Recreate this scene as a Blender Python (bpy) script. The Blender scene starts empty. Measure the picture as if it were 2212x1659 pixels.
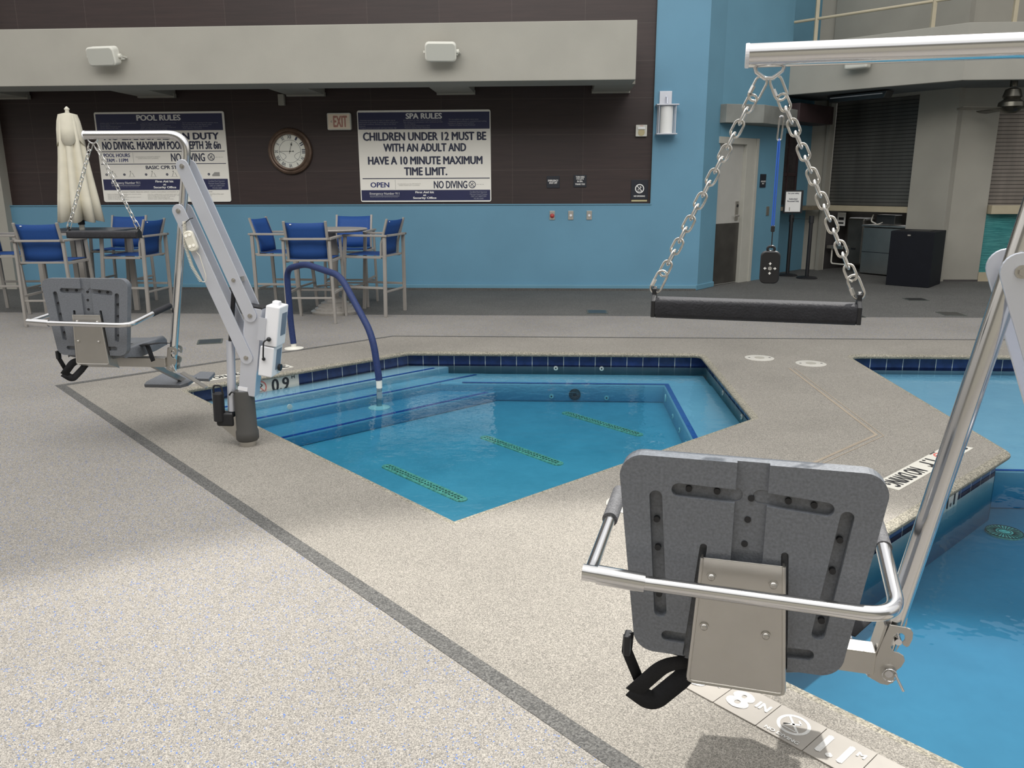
import bpy, bmesh, math, random
from math import sin, cos, pi, radians, hypot, sqrt, atan2
from mathutils import Vector, Matrix, geometry
random.seed(7)
SC = bpy.context.scene
COL = SC.collection
SC.view_settings.view_transform = 'Standard'
SC.view_settings.look = 'None'
SC.view_settings.exposure = 0.0

# ---------------------------------------------------------------- materials
def newmat(name):
    m = bpy.data.materials.new(name); m.use_nodes = True
    nt = m.node_tree; b = nt.nodes['Principled BSDF']
    return m, nt, b
def C4(c): return (c[0], c[1], c[2], 1.0)
def S(r, g, b):
    f = lambda v: (v/255/12.92) if v/255 <= .04045 else ((v/255+.055)/1.055)**2.4
    return (f(r), f(g), f(b))
def coords(nt, scale=(1,1,1)):
    tc = nt.nodes.new('ShaderNodeTexCoord'); mp = nt.nodes.new('ShaderNodeMapping')
    mp.inputs['Scale'].default_value = scale
    nt.links.new(tc.outputs['Object'], mp.inputs['Vector']); return mp.outputs['Vector']
def noise(nt, vec, scale, detail=3, rough=.5):
    n = nt.nodes.new('ShaderNodeTexNoise'); n.inputs['Scale'].default_value = scale
    n.inputs['Detail'].default_value = detail; n.inputs['Roughness'].default_value = rough
    nt.links.new(vec, n.inputs['Vector']); return n.outputs['Fac']
def ramp(nt, fac, stops, interp='LINEAR'):
    r = nt.nodes.new('ShaderNodeValToRGB'); r.color_ramp.interpolation = interp
    el = r.color_ramp.elements
    while len(el) < len(stops): el.new(.5)
    for e, (p, c) in zip(el, stops): e.position = p; e.color = C4(c)
    nt.links.new(fac, r.inputs['Fac']); return r.outputs['Color']
def mixc(nt, fac, a, b, mode='MIX'):
    m = nt.nodes.new('ShaderNodeMix'); m.data_type = 'RGBA'; m.blend_type = mode
    for sock, v in ((m.inputs[0], fac), (m.inputs[6], a), (m.inputs[7], b)):
        if hasattr(v, 'links'): nt.links.new(v, sock)
        elif isinstance(v, (int, float)): sock.default_value = v
        else: sock.default_value = C4(v)
    return m.outputs[2]
def bump(nt, b, h, strength=.3, dist=.01):
    n = nt.nodes.new('ShaderNodeBump'); n.inputs['Strength'].default_value = strength
    n.inputs['Distance'].default_value = dist
    nt.links.new(h, n.inputs['Height']); nt.links.new(n.outputs['Normal'], b.inputs['Normal'])
def mat(name, col, rough=.6, metal=0.0, var=.08, nscale=6, bumpk=0.0, bscale=200, spec=.5, emit=None, coat=0):
    m, nt, b = newmat(name)
    v = coords(nt)
    n = noise(nt, v, nscale, 4)
    d = tuple(c*(1-var) for c in col); l = tuple(min(1, c*(1+var)) for c in col)
    nt.links.new(ramp(nt, n, [(.3, d), (.7, l)]), b.inputs['Base Color'])
    b.inputs['Roughness'].default_value = rough; b.inputs['Metallic'].default_value = metal
    b.inputs['Specular IOR Level'].default_value = spec
    if coat: b.inputs['Coat Weight'].default_value = coat
    if bumpk: bump(nt, b, noise(nt, v, bscale, 2), bumpk, .004)
    if emit:
        b.inputs['Emission Color'].default_value = C4(col); b.inputs['Emission Strength'].default_value = emit
    return m

M = {}
def aggregate(name, base, darks, blue, scale, big=.12, dark_amt=.18):
    m, nt, b = newmat(name); v = coords(nt)
    vo = nt.nodes.new('ShaderNodeTexVoronoi'); vo.inputs['Scale'].default_value = scale
    nt.links.new(v, vo.inputs['Vector'])
    sep = nt.nodes.new('ShaderNodeSeparateColor'); nt.links.new(vo.outputs['Color'], sep.inputs['Color'])
    light = tuple(min(1, c*1.45) for c in base); mid = base; dk = darks
    c1 = ramp(nt, sep.outputs['Red'], [(0, dk), (dark_amt, tuple(c*.72 for c in base)), (.45, mid), (.75, light), (1, tuple(min(1, c*1.75) for c in base))])
    n2 = noise(nt, v, scale*.55, 2)
    c1 = mixc(nt, ramp(nt, n2, [(.35, (0,0,0)), (.62, (1,1,1))]), mixc(nt, .5, c1, tuple(c*.8 for c in base)), c1)
    if blue:
        vb = nt.nodes.new('ShaderNodeTexVoronoi'); vb.inputs['Scale'].default_value = scale*.75
        nt.links.new(v, vb.inputs['Vector'])
        s2 = nt.nodes.new('ShaderNodeSeparateColor'); nt.links.new(vb.outputs['Color'], s2.inputs['Color'])
        f = ramp(nt, s2.outputs['Green'], [(0, (0,0,0)), (1-blue, (0,0,0)), (1-blue+.01, (1,1,1))], 'CONSTANT')
        c1 = mixc(nt, f, c1, S(78, 112, 178))
    n3 = noise(nt, v, .9, 5, .6)
    c1 = mixc(nt, 1.0, c1, ramp(nt, n3, [(.3, (1-big*2,)*3), (.7, (1+0*big,)*3)]), 'MULTIPLY')
    nt.links.new(c1, b.inputs['Base Color'])
    b.inputs['Roughness'].default_value = .8; b.inputs['Specular IOR Level'].default_value = .35
    bump(nt, b, n2, .35, .003)
    return m
M['deck'] = aggregate('deck_aggregate', (.255, .238, .212), (.09, .088, .09), .04, 340, .08)
M['surround'] = aggregate('surround_aggregate', (.250, .232, .202), (.11, .10, .09), .0, 340, .10)
M['rubber'] = aggregate('grey_aggregate', (.115, .113, .105), (.055, .055, .055), 0, 180, .12, .3)
M['strip'] = aggregate('strip_aggregate', (.100, .098, .092), (.05, .05, .05), 0, 200, .06, .3)
def coping_mat():
    m = aggregate('coping_aggregate', (.27, .25, .20), (.10, .095, .08), 0, 170, .12, .25)
    nt = m.node_tree; b = nt.nodes['Principled BSDF']
    v = coords(nt); src = b.inputs['Base Color'].links[0].from_socket
    g = nt.nodes.new('ShaderNodeSeparateXYZ'); nt.links.new(v, g.inputs['Vector'])
    zz = nt.nodes.new('ShaderNodeMapRange'); zz.inputs[1].default_value = -.003; zz.inputs[2].default_value = -.034
    nt.links.new(g.outputs['Z'], zz.inputs[0])
    patch = ramp(nt, noise(nt, v, 1.7, 4, .65), [(.42, (0,0,0)), (.62, (1,1,1))])
    fine = ramp(nt, noise(nt, v, 60, 4, .7), [(.42, (0,0,0)), (.56, (1,1,1))])
    k = mixc(nt, 1.0, patch, fine, 'MULTIPLY'); k = mixc(nt, zz.outputs[0], (0,0,0), k)
    c = mixc(nt, k, src, (.05, .05, .042)); c = mixc(nt, zz.outputs[0], c, mixc(nt, .45, c, (.10, .11, .08)))
    nt.links.new(c, b.inputs['Base Color']); return m
M['coping'] = coping_mat()
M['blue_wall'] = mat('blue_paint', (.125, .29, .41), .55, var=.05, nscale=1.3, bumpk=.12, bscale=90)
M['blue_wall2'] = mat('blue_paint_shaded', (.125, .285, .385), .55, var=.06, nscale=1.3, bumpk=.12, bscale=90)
M['stucco'] = mat('grey_stucco', (.36, .345, .30), .8, var=.05, nscale=1.6, bumpk=.2, bscale=60)
M['stucco_grey'] = mat('warm_grey_stucco', (.33, .315, .27), .8, var=.06, nscale=1.6, bumpk=.2, bscale=60)
M['soffit'] = mat('dark_soffit_paint', (.16, .17, .17), .8, var=.08, nscale=2)
def brown():
    m, nt, b = newmat('brown_wood_panels')
    v = coords(nt); tc = nt.nodes.new('ShaderNodeTexCoord')
    sx = nt.nodes.new('ShaderNodeSeparateXYZ'); nt.links.new(tc.outputs['Object'], sx.inputs[0])
    cb = nt.nodes.new('ShaderNodeCombineXYZ')
    ax = nt.nodes.new('ShaderNodeMath'); ax.operation = 'ADD'; ax.inputs[1].default_value = 20*1.065-.36
    az = nt.nodes.new('ShaderNodeMath'); az.operation = 'ADD'; az.inputs[1].default_value = .513*8-1.81
    nt.links.new(sx.outputs['X'], ax.inputs[0]); nt.links.new(sx.outputs['Z'], az.inputs[0])
    nt.links.new(ax.outputs[0], cb.inputs[0]); nt.links.new(az.outputs[0], cb.inputs[1])
    br = nt.nodes.new('ShaderNodeTexBrick'); br.offset = 0; br.inputs['Scale'].default_value = 1
    br.inputs['Brick Width'].default_value = 1.065; br.inputs['Row Height'].default_value = .513
    br.inputs['Mortar Size'].default_value = .004; br.inputs['Mortar Smooth'].default_value = 0
    br.inputs['Bias'].default_value = 0
    br.inputs['Color1'].default_value = C4((.030, .018, .0165)); br.inputs['Color2'].default_value = C4((.037, .0215, .0195))
    br.inputs['Mortar'].default_value = C4((.062, .045, .040))
    nt.links.new(cb.outputs[0], br.inputs['Vector'])
    gv = coords(nt, (.5, 1, 9)); g = noise(nt, gv, 3.2, 6, .65)
    c = mixc(nt, 1.0, br.outputs['Color'], ramp(nt, g, [(.25, (.72,)*3), (.75, (1.25, 1.22, 1.2))]), 'MULTIPLY')
    nt.links.new(c, b.inputs['Base Color']); b.inputs['Roughness'].default_value = .5
    return m
M['brown'] = brown()
def tilemat():
    m, nt, b = newmat('navy_waterline_tiles')
    uv = nt.nodes.new('ShaderNodeUVMap'); br = nt.nodes.new('ShaderNodeTexBrick'); br.offset = 0
    br.inputs['Scale'].default_value = 1; br.inputs['Brick Width'].default_value = .1556
    br.inputs['Row Height'].default_value = .156; br.inputs['Mortar Size'].default_value = .0032
    br.inputs['Mortar Smooth'].default_value = 0; br.inputs['Bias'].default_value = 0
    br.inputs['Color1'].default_value = C4((.010, .022, .085)); br.inputs['Color2'].default_value = C4((.014, .032, .12))
    br.inputs['Mortar'].default_value = C4((.42, .47, .46))
    nt.links.new(uv.outputs[0], br.inputs['Vector'])
    v = coords(nt); n = noise(nt, v, 14, 4)
    c = mixc(nt, .5, br.outputs['Color'], mixc(nt, 1.0, br.outputs['Color'], ramp(nt, n, [(.3, (.5,)*3), (.7, (1.6,)*3)]), 'MULTIPLY'))
    nt.links.new(c, b.inputs['Base Color']); b.inputs['Roughness'].default_value = .18
    return m
M['tiles'] = tilemat()
M['band'] = mat('blue_trim_tile', (.012, .07, .30), .3, var=.2, nscale=30)
def plaster(name, c0, c1):
    m, nt, b = newmat(name); v = coords(nt)
    a = noise(nt, v, 2.4, 6, .7)
    nt.links.new(ramp(nt, a, [(.3, c0), (.7, c1)]), b.inputs['Base Color'])
    b.inputs['Roughness'].default_value = .7; return m
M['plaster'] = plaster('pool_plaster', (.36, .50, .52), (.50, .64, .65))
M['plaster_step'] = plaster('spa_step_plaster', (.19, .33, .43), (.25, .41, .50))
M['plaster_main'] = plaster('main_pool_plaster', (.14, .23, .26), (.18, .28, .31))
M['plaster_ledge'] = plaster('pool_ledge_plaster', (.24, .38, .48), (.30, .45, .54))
M['plaster_wall_lifted'] = plaster('main_pool_wall_plaster_lifted', (.70, .82, .84), (.80, .90, .92))  # paler plaster: light scattered onto the shaded pool walls is put into the colour
def watermat(name, tint, bscale, bk, side=False):
    m = bpy.data.materials.new(name); m.use_nodes = True; nt = m.node_tree; nt.nodes.clear()
    out = nt.nodes.new('ShaderNodeOutputMaterial'); tr = nt.nodes.new('ShaderNodeBsdfTransparent')
    gl = nt.nodes.new('ShaderNodeBsdfGlossy'); gl.inputs['Roughness'].default_value = .02
    gl.inputs['Color'].default_value = (.9, .95, 1, 1)
    fr = nt.nodes.new('ShaderNodeFresnel'); fr.inputs['IOR'].default_value = 1.33
    mx = nt.nodes.new('ShaderNodeMixShader'); bp = nt.nodes.new('ShaderNodeBump')
    v = coords(nt); h = noise(nt, v, bscale, 3, .6)
    bp.inputs['Strength'].default_value = bk; bp.inputs['Distance'].default_value = .02
    nt.links.new(h, bp.inputs['Height'])
    nt.links.new(bp.outputs[0], fr.inputs['Normal']); nt.links.new(bp.outputs[0], gl.inputs['Normal'])
    ge = nt.nodes.new('ShaderNodeNewGeometry'); iv = nt.nodes.new('ShaderNodeMath'); iv.operation = 'SUBTRACT'; iv.inputs[0].default_value = 1
    nt.links.new(ge.outputs['Backfacing'], iv.inputs[1]); ml = nt.nodes.new('ShaderNodeMath'); ml.operation = 'MULTIPLY'
    nt.links.new(fr.outputs[0], ml.inputs[0]); nt.links.new(iv.outputs[0], ml.inputs[1])
    if side: ml.inputs[1].default_value = 0; nt.links.remove(ml.inputs[1].links[0])
    nt.links.new(ml.outputs[0], mx.inputs[0]); nt.links.new(tr.outputs[0], mx.inputs[1]); nt.links.new(gl.outputs[0], mx.inputs[2])
    nt.links.new(mx.outputs[0], out.inputs['Surface'])
    ab = nt.nodes.new('ShaderNodeVolumeAbsorption'); ab.inputs['Color'].default_value = C4(tint[0]); ab.inputs['Density'].default_value = tint[1]
    nt.links.new(ab.outputs[0], out.inputs['Volume'])
    return m
M['water_spa'] = watermat('spa_water', ((.0, .58, .74), 2.3), 7, .16)
M['water_spa_side'] = watermat('spa_water_side', ((.0, .58, .74), 2.3), 7, .1, True)
M['water_main'] = watermat('main_pool_water', ((.0, .60, .79), 2.3), 4, .16)
M['water_main_side'] = watermat('main_pool_water_side', ((.0, .60, .79), 2.3), 4, .1, True)
M['steel'] = mat('polished_stainless', (.72, .71, .70), .16, 1, var=.03, nscale=3)
M['steel_dull'] = mat('brushed_stainless', (.52, .50, .465), .36, 1, var=.05, nscale=8, bumpk=.05, bscale=300)
M['alu'] = mat('anodised_aluminium', (.66, .68, .74), .32, .60, var=.04, nscale=5)
M['chain'] = mat('zinc_chain', (.66, .64, .60), .28, 1, var=.12, nscale=60)
M['seat'] = mat('grey_speckled_plastic', (.135, .145, .162), .38, spec=.8, var=.22, nscale=170, bumpk=.15, bscale=260)
M['seat_dark'] = mat('recess_plastic', (.045, .05, .065), .7, var=.1)
M['black'] = mat('black_plastic', (.012, .012, .014), .45, var=.1)
M['black_rough'] = mat('black_foam', (.018, .018, .022), .75, var=.2, nscale=60, bumpk=.4, bscale=180)
M['webbing'] = mat('black_webbing', (.010, .010, .012), .85, var=.2, nscale=200, bumpk=.3, bscale=500)
M['grip'] = mat('grey_foam_grip', (.10, .10, .105), .7, var=.3, nscale=150, bumpk=.5, bscale=300)
M['sleeve'] = mat('charcoal_sleeve', (.062, .060, .056), .6, var=.08)
M['white_plastic'] = mat('white_plastic', (.78, .78, .80), .35, var=.02)
M['cream_plastic'] = mat('cream_plastic', (.62, .59, .50), .4, var=.03)
M['label_grey'] = mat('grey_panel', (.16, .20, .26), .4, var=.05)
M['frame'] = mat('taupe_powder_coat', (.30, .28, .255), .5, var=.05)
M['sling'] = mat('royal_blue_sling', (.008, .062, .25), .7, var=.12, nscale=120, bumpk=.2, bscale=500)
M['tabletop'] = mat('taupe_table_top', (.33, .31, .28), .35, var=.1, nscale=20)
M['dark_top'] = mat('dark_table_top', (.06, .06, .065), .25, var=.1)
M['canvas'] = mat('cream_canvas', (.66, .62, .50), .85, var=.05, nscale=8, bumpk=.2, bscale=200)
M['navy_cover'] = mat('navy_rail_cover', (.008, .024, .105), .6, var=.2, nscale=80, bumpk=.3, bscale=350)
M['pvc'] = mat('white_flange', (.74, .72, .64), .5, var=.05)
M['sign_white'] = mat('sign_white', (.93, .90, .82), .45, var=.02, nscale=1)
M['sign_navy'] = mat('sign_navy', (.020, .024, .085), .4, var=.05)
M['ink'] = mat('ink_navy', (.022, .028, .065), .5, var=.05)
M['ink_blue'] = mat('ink_blue', (.03, .04, .16), .5, var=.05)
M['ink_grey'] = mat('ink_grey', (.34, .33, .31), .5, var=.02)
M['ink_white'] = mat('ink_white', (.88, .87, .84), .5, var=.02)
M['ink_pale'] = mat('ink_pale_blue', (.26, .27, .33), .5, var=.02)
M['ink_red'] = mat('ink_red', (.60, .16, .13), .5, var=.05)
M['exit_face'] = mat('exit_sign_face', (.92, .79, .62), .4, var=.02)
M['exit_red'] = mat('exit_letters', (.52, .24, .19), .5, var=.03)
M['bronze'] = mat('clock_bronze', (.13, .085, .06), .42, .35, var=.25, nscale=12)
M['clock_face'] = mat('clock_face', (.78, .78, .70), .4, var=.06, nscale=3)
M['black_sign'] = mat('black_sign', (.016, .019, .028), .35, var=.05)
M['gold'] = mat('gold_strip', (.50, .43, .24), .4, var=.05)
M['red_button'] = mat('red_button', (.42, .05, .045), .35, var=.05)
M['lamp_shade'] = mat('frosted_shade', (.72, .72, .70), .5, var=.02, emit=.12)
M['speaker'] = mat('speaker_enclosure', (.66, .65, .58), .5, var=.02)
M['speaker_grille'] = mat('speaker_grille', (.47, .47, .42), .7, var=.03, nscale=200, bumpk=.1)
M['door'] = mat('grey_door_paint', (.42, .41, .375), .5, var=.03)
M['door_frame'] = mat('door_frame_paint', (.42, .41, .36), .5, var=.03)
M['kick'] = mat('dark_kick_plate', (.10, .095, .085), .3, .6, var=.2, nscale=4)
M['darkglass'] = mat('dark_window_glass', (.035, .028, .028), .12, var=.5, nscale=3)
M['counter'] = mat('cream_counter', (.46, .40, .28), .45, var=.05)
M['ledge'] = mat('dark_stone_ledge', (.20, .17, .12), .4, var=.2, nscale=12)
M['trash'] = mat('black_bin', (.006, .007, .011), .6, var=.1, spec=.2)
M['metal_dark'] = mat('dark_metal', (.10, .10, .10), .35, .8, var=.1)
M['fan'] = mat('bronze_fan', (.09, .085, .07), .3, .8, var=.1)
M['inside'] = mat('dark_interior', (.055, .05, .048), .7, var=.3, nscale=2)
M['marker_tile'] = mat('depth_marker_tile', (.31, .285, .25), .5, var=.05, nscale=9)
M['marker_white'] = mat('depth_marker_white', (.62, .60, .53), .45, var=.03)
M['marker_ink'] = mat('marker_black', (.015, .015, .018), .5, var=.05)
M['worn_white'] = mat('worn_white_paint', (.62, .61, .58), .6, var=.12, nscale=90)
M['grate'] = mat('drain_grate_green', (.95, .80, .40), .5, var=.5, nscale=60)
M['grate_dark'] = mat('drain_slots_dark', (.02, .03, .02), .5, var=.5, nscale=60)
M['cover'] = mat('utility_cover', (.075, .085, .075), .5, var=.15, nscale=30)
M['lid'] = mat('skimmer_lid', (.50, .48, .43), .5, var=.05)
M['caulk'] = mat('tan_caulk', (.30, .25, .19), .7, var=.1)
M['lanyard'] = mat('blue_lanyard', (.03, .13, .55), .45, var=.1)
M['canopy'] = mat('weathered_canopy_metal', (.22, .225, .205), .6, .2, var=.18, nscale=3)
M['wood_beam'] = mat('dark_brown_timber', (.045, .026, .027), .55, var=.2, nscale=5)
def shutter(name, c0, c1, pitch):
    m, nt, b = newmat(name); v = coords(nt)
    w = nt.nodes.new('ShaderNodeTexWave'); w.wave_type = 'BANDS'; w.bands_direction = 'Z'; w.wave_profile = 'SAW'
    w.inputs['Scale'].default_value = 1/pitch/ (20/ (2*pi)) * 1.0; w.inputs['Distortion'].default_value = 0
    nt.links.new(v, w.inputs['Vector'])
    s = ramp(nt, w.outputs['Fac'], [(0, c0), (.12, c0), (.22, c1), (1, c1)])
    n = ramp(nt, noise(nt, coords(nt, (1.5, 1.5, .25)), 1.5, 4), [(.3, (.6,)*3), (.7, (1.25,)*3)])
    nt.links.new(mixc(nt, 1, s, n, 'MULTIPLY'), b.inputs['Base Color'])
    b.inputs['Roughness'].default_value = .42; b.inputs['Metallic'].default_value = .35; return m
M['shutter_dark'] = shutter('dark_roller_shutter', (.025, .024, .024), (.115, .115, .105), .06)
M['shutter_light'] = shutter('grey_roller_shutter', (.04, .035, .03), (.24, .21, .18), .06)
def teal():
    m, nt, b = newmat('teal_mosaic'); v = coords(nt, (.6, .6, 14)); n = noise(nt, v, 5, 5, .7)
    nt.links.new(ramp(nt, n, [(.3, (.02, .10, .12)), (.5, (.05, .24, .24)), (.72, (.12, .38, .36))]), b.inputs['Base Color'])
    b.inputs['Roughness'].default_value = .25; return m
M['teal'] = teal()

# ---------------------------------------------------------------- geometry helpers
def V3(*a): return Vector(a[0]) if len(a) == 1 else Vector(a)
class MB:
    def __init__(s): s.bm = bmesh.new()
    def box(s, c, size, R=None):
        g = bmesh.ops.create_cube(s.bm, size=1)['verts']
        mt = Matrix.Translation(V3(c)) @ (R.to_4x4() if R is not None else Matrix()) @ Matrix.Diagonal((*size, 1))
        bmesh.ops.transform(s.bm, matrix=mt, verts=g); return s
    def bar(s, a, b, w, h, up=(0,0,1)):
        a, b = V3(a), V3(b); d = (b-a); L = d.length; z = d.normalized(); u = V3(up)
        if abs(z.dot(u)) > .98: u = Vector((0,1,0))
        x = u.cross(z).normalized(); y = z.cross(x)
        R = Matrix((x, y, z)).transposed(); return s.box((a+b)/2, (w, h, L), R)
    def cyl(s, a, b, r, r2=None, seg=20, caps=True):
        a, b = V3(a), V3(b); d = b-a; L = d.length
        g = bmesh.ops.create_cone(s.bm, cap_ends=caps, segments=seg, radius1=r, radius2=r if r2 is None else r2, depth=L)['verts']
        R = Vector((0,0,1)).rotation_difference(d.normalized()).to_matrix().to_4x4()
        bmesh.ops.transform(s.bm, matrix=Matrix.Translation((a+b)/2) @ R, verts=g); return s
    def sph(s, c, r, sc=(1,1,1), seg=16):
        g = bmesh.ops.create_uvsphere(s.bm, u_segments=seg, v_segments=seg//2, radius=r)['verts']
        bmesh.ops.transform(s.bm, matrix=Matrix.Translation(V3(c)) @ Matrix.Diagonal((*sc, 1)), verts=g); return s
    def tube(s, pts, r, seg=12, closed=False, caps=True):
        P = [V3(p) for p in pts]; n = len(P)
        rs = r if isinstance(r, (list, tuple)) else [r]*n
        T = []
        for i in range(n):
            if closed: d = P[(i+1) % n]-P[i-1]
            else: d = P[min(i+1, n-1)]-P[max(i-1, 0)]
            T.append(d.normalized())
        u = Vector((0,0,1)) if abs(T[0].z) < .9 else Vector((1,0,0))
        u = (u-T[0]*u.dot(T[0])).normalized(); rings = []
        for i in range(n):
            u = (u-T[i]*u.dot(T[i])).normalized(); w = T[i].cross(u)
            rings.append([s.bm.verts.new(P[i]+(u*cos(2*pi*k/seg)+w*sin(2*pi*k/seg))*rs[i]) for k in range(seg)])
        m = n if closed else n-1
        for i in range(m):
            A, B = rings[i], rings[(i+1) % n]
            if closed and i == n-1:
                off = min(range(seg), key=lambda o: (A[0].co-B[o].co).length); B = B[off:]+B[:off]
            for k in range(seg):
                s.bm.faces.new((A[k], A[(k+1) % seg], B[(k+1) % seg], B[k]))
        if caps and not closed: s.bm.faces.new(rings[0][::-1]); s.bm.faces.new(rings[-1])
        return s
    def prism(s, poly, org, X, Y, th):
        """poly in (u,v) on plane org+X u+Y v, extruded th along X x Y, centred"""
        org, X, Y = V3(org), V3(X).normalized(), V3(Y).normalized(); N = X.cross(Y)
        a = [s.bm.verts.new(org+X*p[0]+Y*p[1]-N*th/2) for p in poly]
        b = [s.bm.verts.new(org+X*p[0]+Y*p[1]+N*th/2) for p in poly]; n = len(poly)
        s.bm.faces.new(a[::-1]); s.bm.faces.new(b)
        for i in range(n): s.bm.faces.new((a[i], a[(i+1) % n], b[(i+1) % n], b[i]))
        return s
    def lathe(s, prof, c=(0,0,0), seg=32, axis='Z'):
        rings = []
        for r, z in prof:
            rings.append([s.bm.verts.new(V3(c)+(Vector((r*cos(t), r*sin(t), z)) if axis == 'Z' else Vector((r*cos(t), -z, r*sin(t))))) for t in [2*pi*k/seg for k in range(seg)]])
        for A, B in zip(rings, rings[1:]):
            for k in range(seg): s.bm.faces.new((A[k], A[(k+1) % seg], B[(k+1) % seg], B[k]))
        s.bm.faces.new(rings[0][::-1]); s.bm.faces.new(rings[-1]); return s
    def quad(s, *p): s.bm.faces.new([s.bm.verts.new(V3(q)) for q in p]); return s
    def build(s, name, m, parent=None, bevel=0, smooth=False, seg=2):
        bmesh.ops.recalc_face_normals(s.bm, faces=s.bm.faces)
        me = bpy.data.meshes.new(name); s.bm.to_mesh(me); s.bm.free()
        me.materials.append(m)
        if smooth: 
            for f in me.polygons: f.use_smooth = True
        o = bpy.data.objects.new(name, me); COL.objects.link(o)
        if parent is not None: o.parent = parent
        if bevel:
            b = o.modifiers.new('bevel', 'BEVEL'); b.width = bevel; b.segments = seg; b.limit_method = 'ANGLE'; b.angle_limit = radians(40)
        if smooth:
            try: me.set_sharp_from_angle(angle=radians(38))
            except Exception: pass
        return o
def fillet(pts, r, n=8):
    P = [V3(p) for p in pts]; out = [P[0]]
    for i in range(1, len(P)-1):
        a = (P[i-1]-P[i]); b = (P[i+1]-P[i]); rr = r[i-1] if isinstance(r, (list, tuple)) else r
        ang = a.angle(b); t = min(rr/math.tan(ang/2), a.length*.49, b.length*.49)
        p0 = P[i]+a.normalized()*t; p2 = P[i]+b.normalized()*t
        for k in range(n+1):
            u = k/n; out.append(p0*(1-u)**2+P[i]*2*u*(1-u)+p2*u*u)
    out.append(P[-1]); return out
def rrect(w, h, r, n=6, cx=0, cy=0, wb=None):
    """rounded rectangle, wb = width at the bottom"""
    wb = w if wb is None else wb; o = []
    for (x, y, a0) in ((w/2-r, h/2-r, 0), (-w/2+r, h/2-r, 90), (-wb/2+r, -h/2+r, 180), (wb/2-r, -h/2+r, 270)):
        for k in range(n+1):
            a = radians(a0+90*k/n); o.append((cx+x+r*cos(a), cy+y+r*sin(a)))
    return o
def tag(o, label=None, cat=None, group=None, kind=None):
    if label: o['label'] = label
    if cat: o['category'] = cat
    if group: o['group'] = group
    if kind: o['kind'] = kind
    return o
def empty(name, loc, rz=0, label=None, cat=None, group=None):
    o = bpy.data.objects.new(name, None); COL.objects.link(o); o.location = loc; o.rotation_euler = (0, 0, rz)
    o.empty_display_size = .1
    return tag(o, label, cat, group)
def struct(name, mb, m, parent=None, **k):
    o = mb.build(name, m, parent, **k); 
    if parent is None: o['kind'] = 'structure'
    return o
def copy_tree(o, parent=None):
    c = o.copy(); COL.objects.link(c)
    if parent is not None: c.parent = parent
    for ch in list(o.children): copy_tree(ch, c)
    return c
def text(name, body, m, parent, org, X, Y, w=None, h=None, bold=.0, align='CENTER', th=.0015, line=1.0):
    """lettering mesh; org = centre (or left middle), fitted to width w and/or total height h"""
    cu = bpy.data.curves.new(name, 'FONT'); cu.body = body; cu.size = 1; cu.align_x = align
    cu.space_line = line; cu.resolution_u = 3; cu.fill_mode = 'FRONT'
    tmp = bpy.data.objects.new(name+'_t', cu); COL.objects.link(tmp)
    bpy.context.view_layer.update()
    me = bpy.data.meshes.new_from_object(tmp.evaluated_get(bpy.context.evaluated_depsgraph_get()))
    bpy.data.objects.remove(tmp); bpy.data.curves.remove(cu)
    if not me.vertices: return None
    xs = [v.co.x for v in me.vertices]; ys = [v.co.y for v in me.vertices]
    x0, x1, y0, y1 = min(xs), max(xs), min(ys), max(ys)
    sx = w/(x1-x0) if w else None; sy = h/(y1-y0) if h else None
    if sx is None: sx = sy
    if sy is None: sy = sx
    ax = (x0+x1)/2 if align == 'CENTER' else x0
    if bold > 0:
        bm_ = bmesh.new(); bm_.from_mesh(me); g0 = list(bm_.verts)+list(bm_.edges)+list(bm_.faces)
        for j_, (dx, dy) in enumerate(((bold*1.6, 0), (-bold*1.6, 0), (0, bold*.8), (0, -bold*.8))):
            d_ = bmesh.ops.duplicate(bm_, geom=g0)['geom']; bmesh.ops.translate(bm_, vec=(dx, dy, .00025*(j_+1)), verts=[v for v in d_ if isinstance(v, bmesh.types.BMVert)])
        bm_.to_mesh(me); bm_.free()
    org, X, Y = V3(org), V3(X).normalized(), V3(Y).normalized(); N = X.cross(Y)
    for v in me.vertices: v.co = org+X*((v.co.x-ax)*sx)+Y*((v.co.y-(y0+y1)/2)*sy)+N*(th+v.co.z)
    me.materials.clear(); me.materials.append(m); me.name = name
    o = bpy.data.objects.new(name, me); COL.objects.link(o)
    if parent is not None: o.parent = parent
    return o
WX, WZ = Vector((1,0,0)), Vector((0,0,1))      # wall sign axes (facing -Y)

# ---------------------------------------------------------------- camera and light
RT = Vector((0.99842943, 0.05588153, -0.00399007)); UP = Vector((-0.00954676, 0.23988494, 0.97075438)); FW = Vector((-0.05520439, 0.96919166, -0.24004167))
cam = bpy.data.cameras.new('camera'); cam.sensor_width = 36; cam.lens = 1751.6/2212*36; cam.clip_end = 200
co = bpy.data.objects.new('camera', cam); COL.objects.link(co)
mw = Matrix((RT, UP, -FW)).transposed().to_4x4(); mw.translation = (0, 0, 1.6135); co.matrix_world = mw
SC.camera = co
w = bpy.data.worlds.new('sky'); SC.world = w; w.use_nodes = True; nt = w.node_tree; bg = nt.nodes['Background']
tc = nt.nodes.new('ShaderNodeTexCoord'); sx = nt.nodes.new('ShaderNodeSeparateXYZ'); nt.links.new(tc.outputs['Generated'], sx.inputs[0])
mr = nt.nodes.new('ShaderNodeMapRange'); mr.inputs[1].default_value = -1; mr.inputs[2].default_value = 1
nt.links.new(sx.outputs['Z'], mr.inputs[0])
cr = ramp(nt, mr.outputs[0], [(0, (.20, .195, .18)), (.47, (.26, .255, .245)), (.53, (.46, .44, .41)), (.62, (.86, .83, .78)), (.72, (.84, .86, .90)), (1, (1.25, 1.24, 1.22))])
nt.links.new(cr, bg.inputs['Color']); bg.inputs['Strength'].default_value = 1.05
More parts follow.
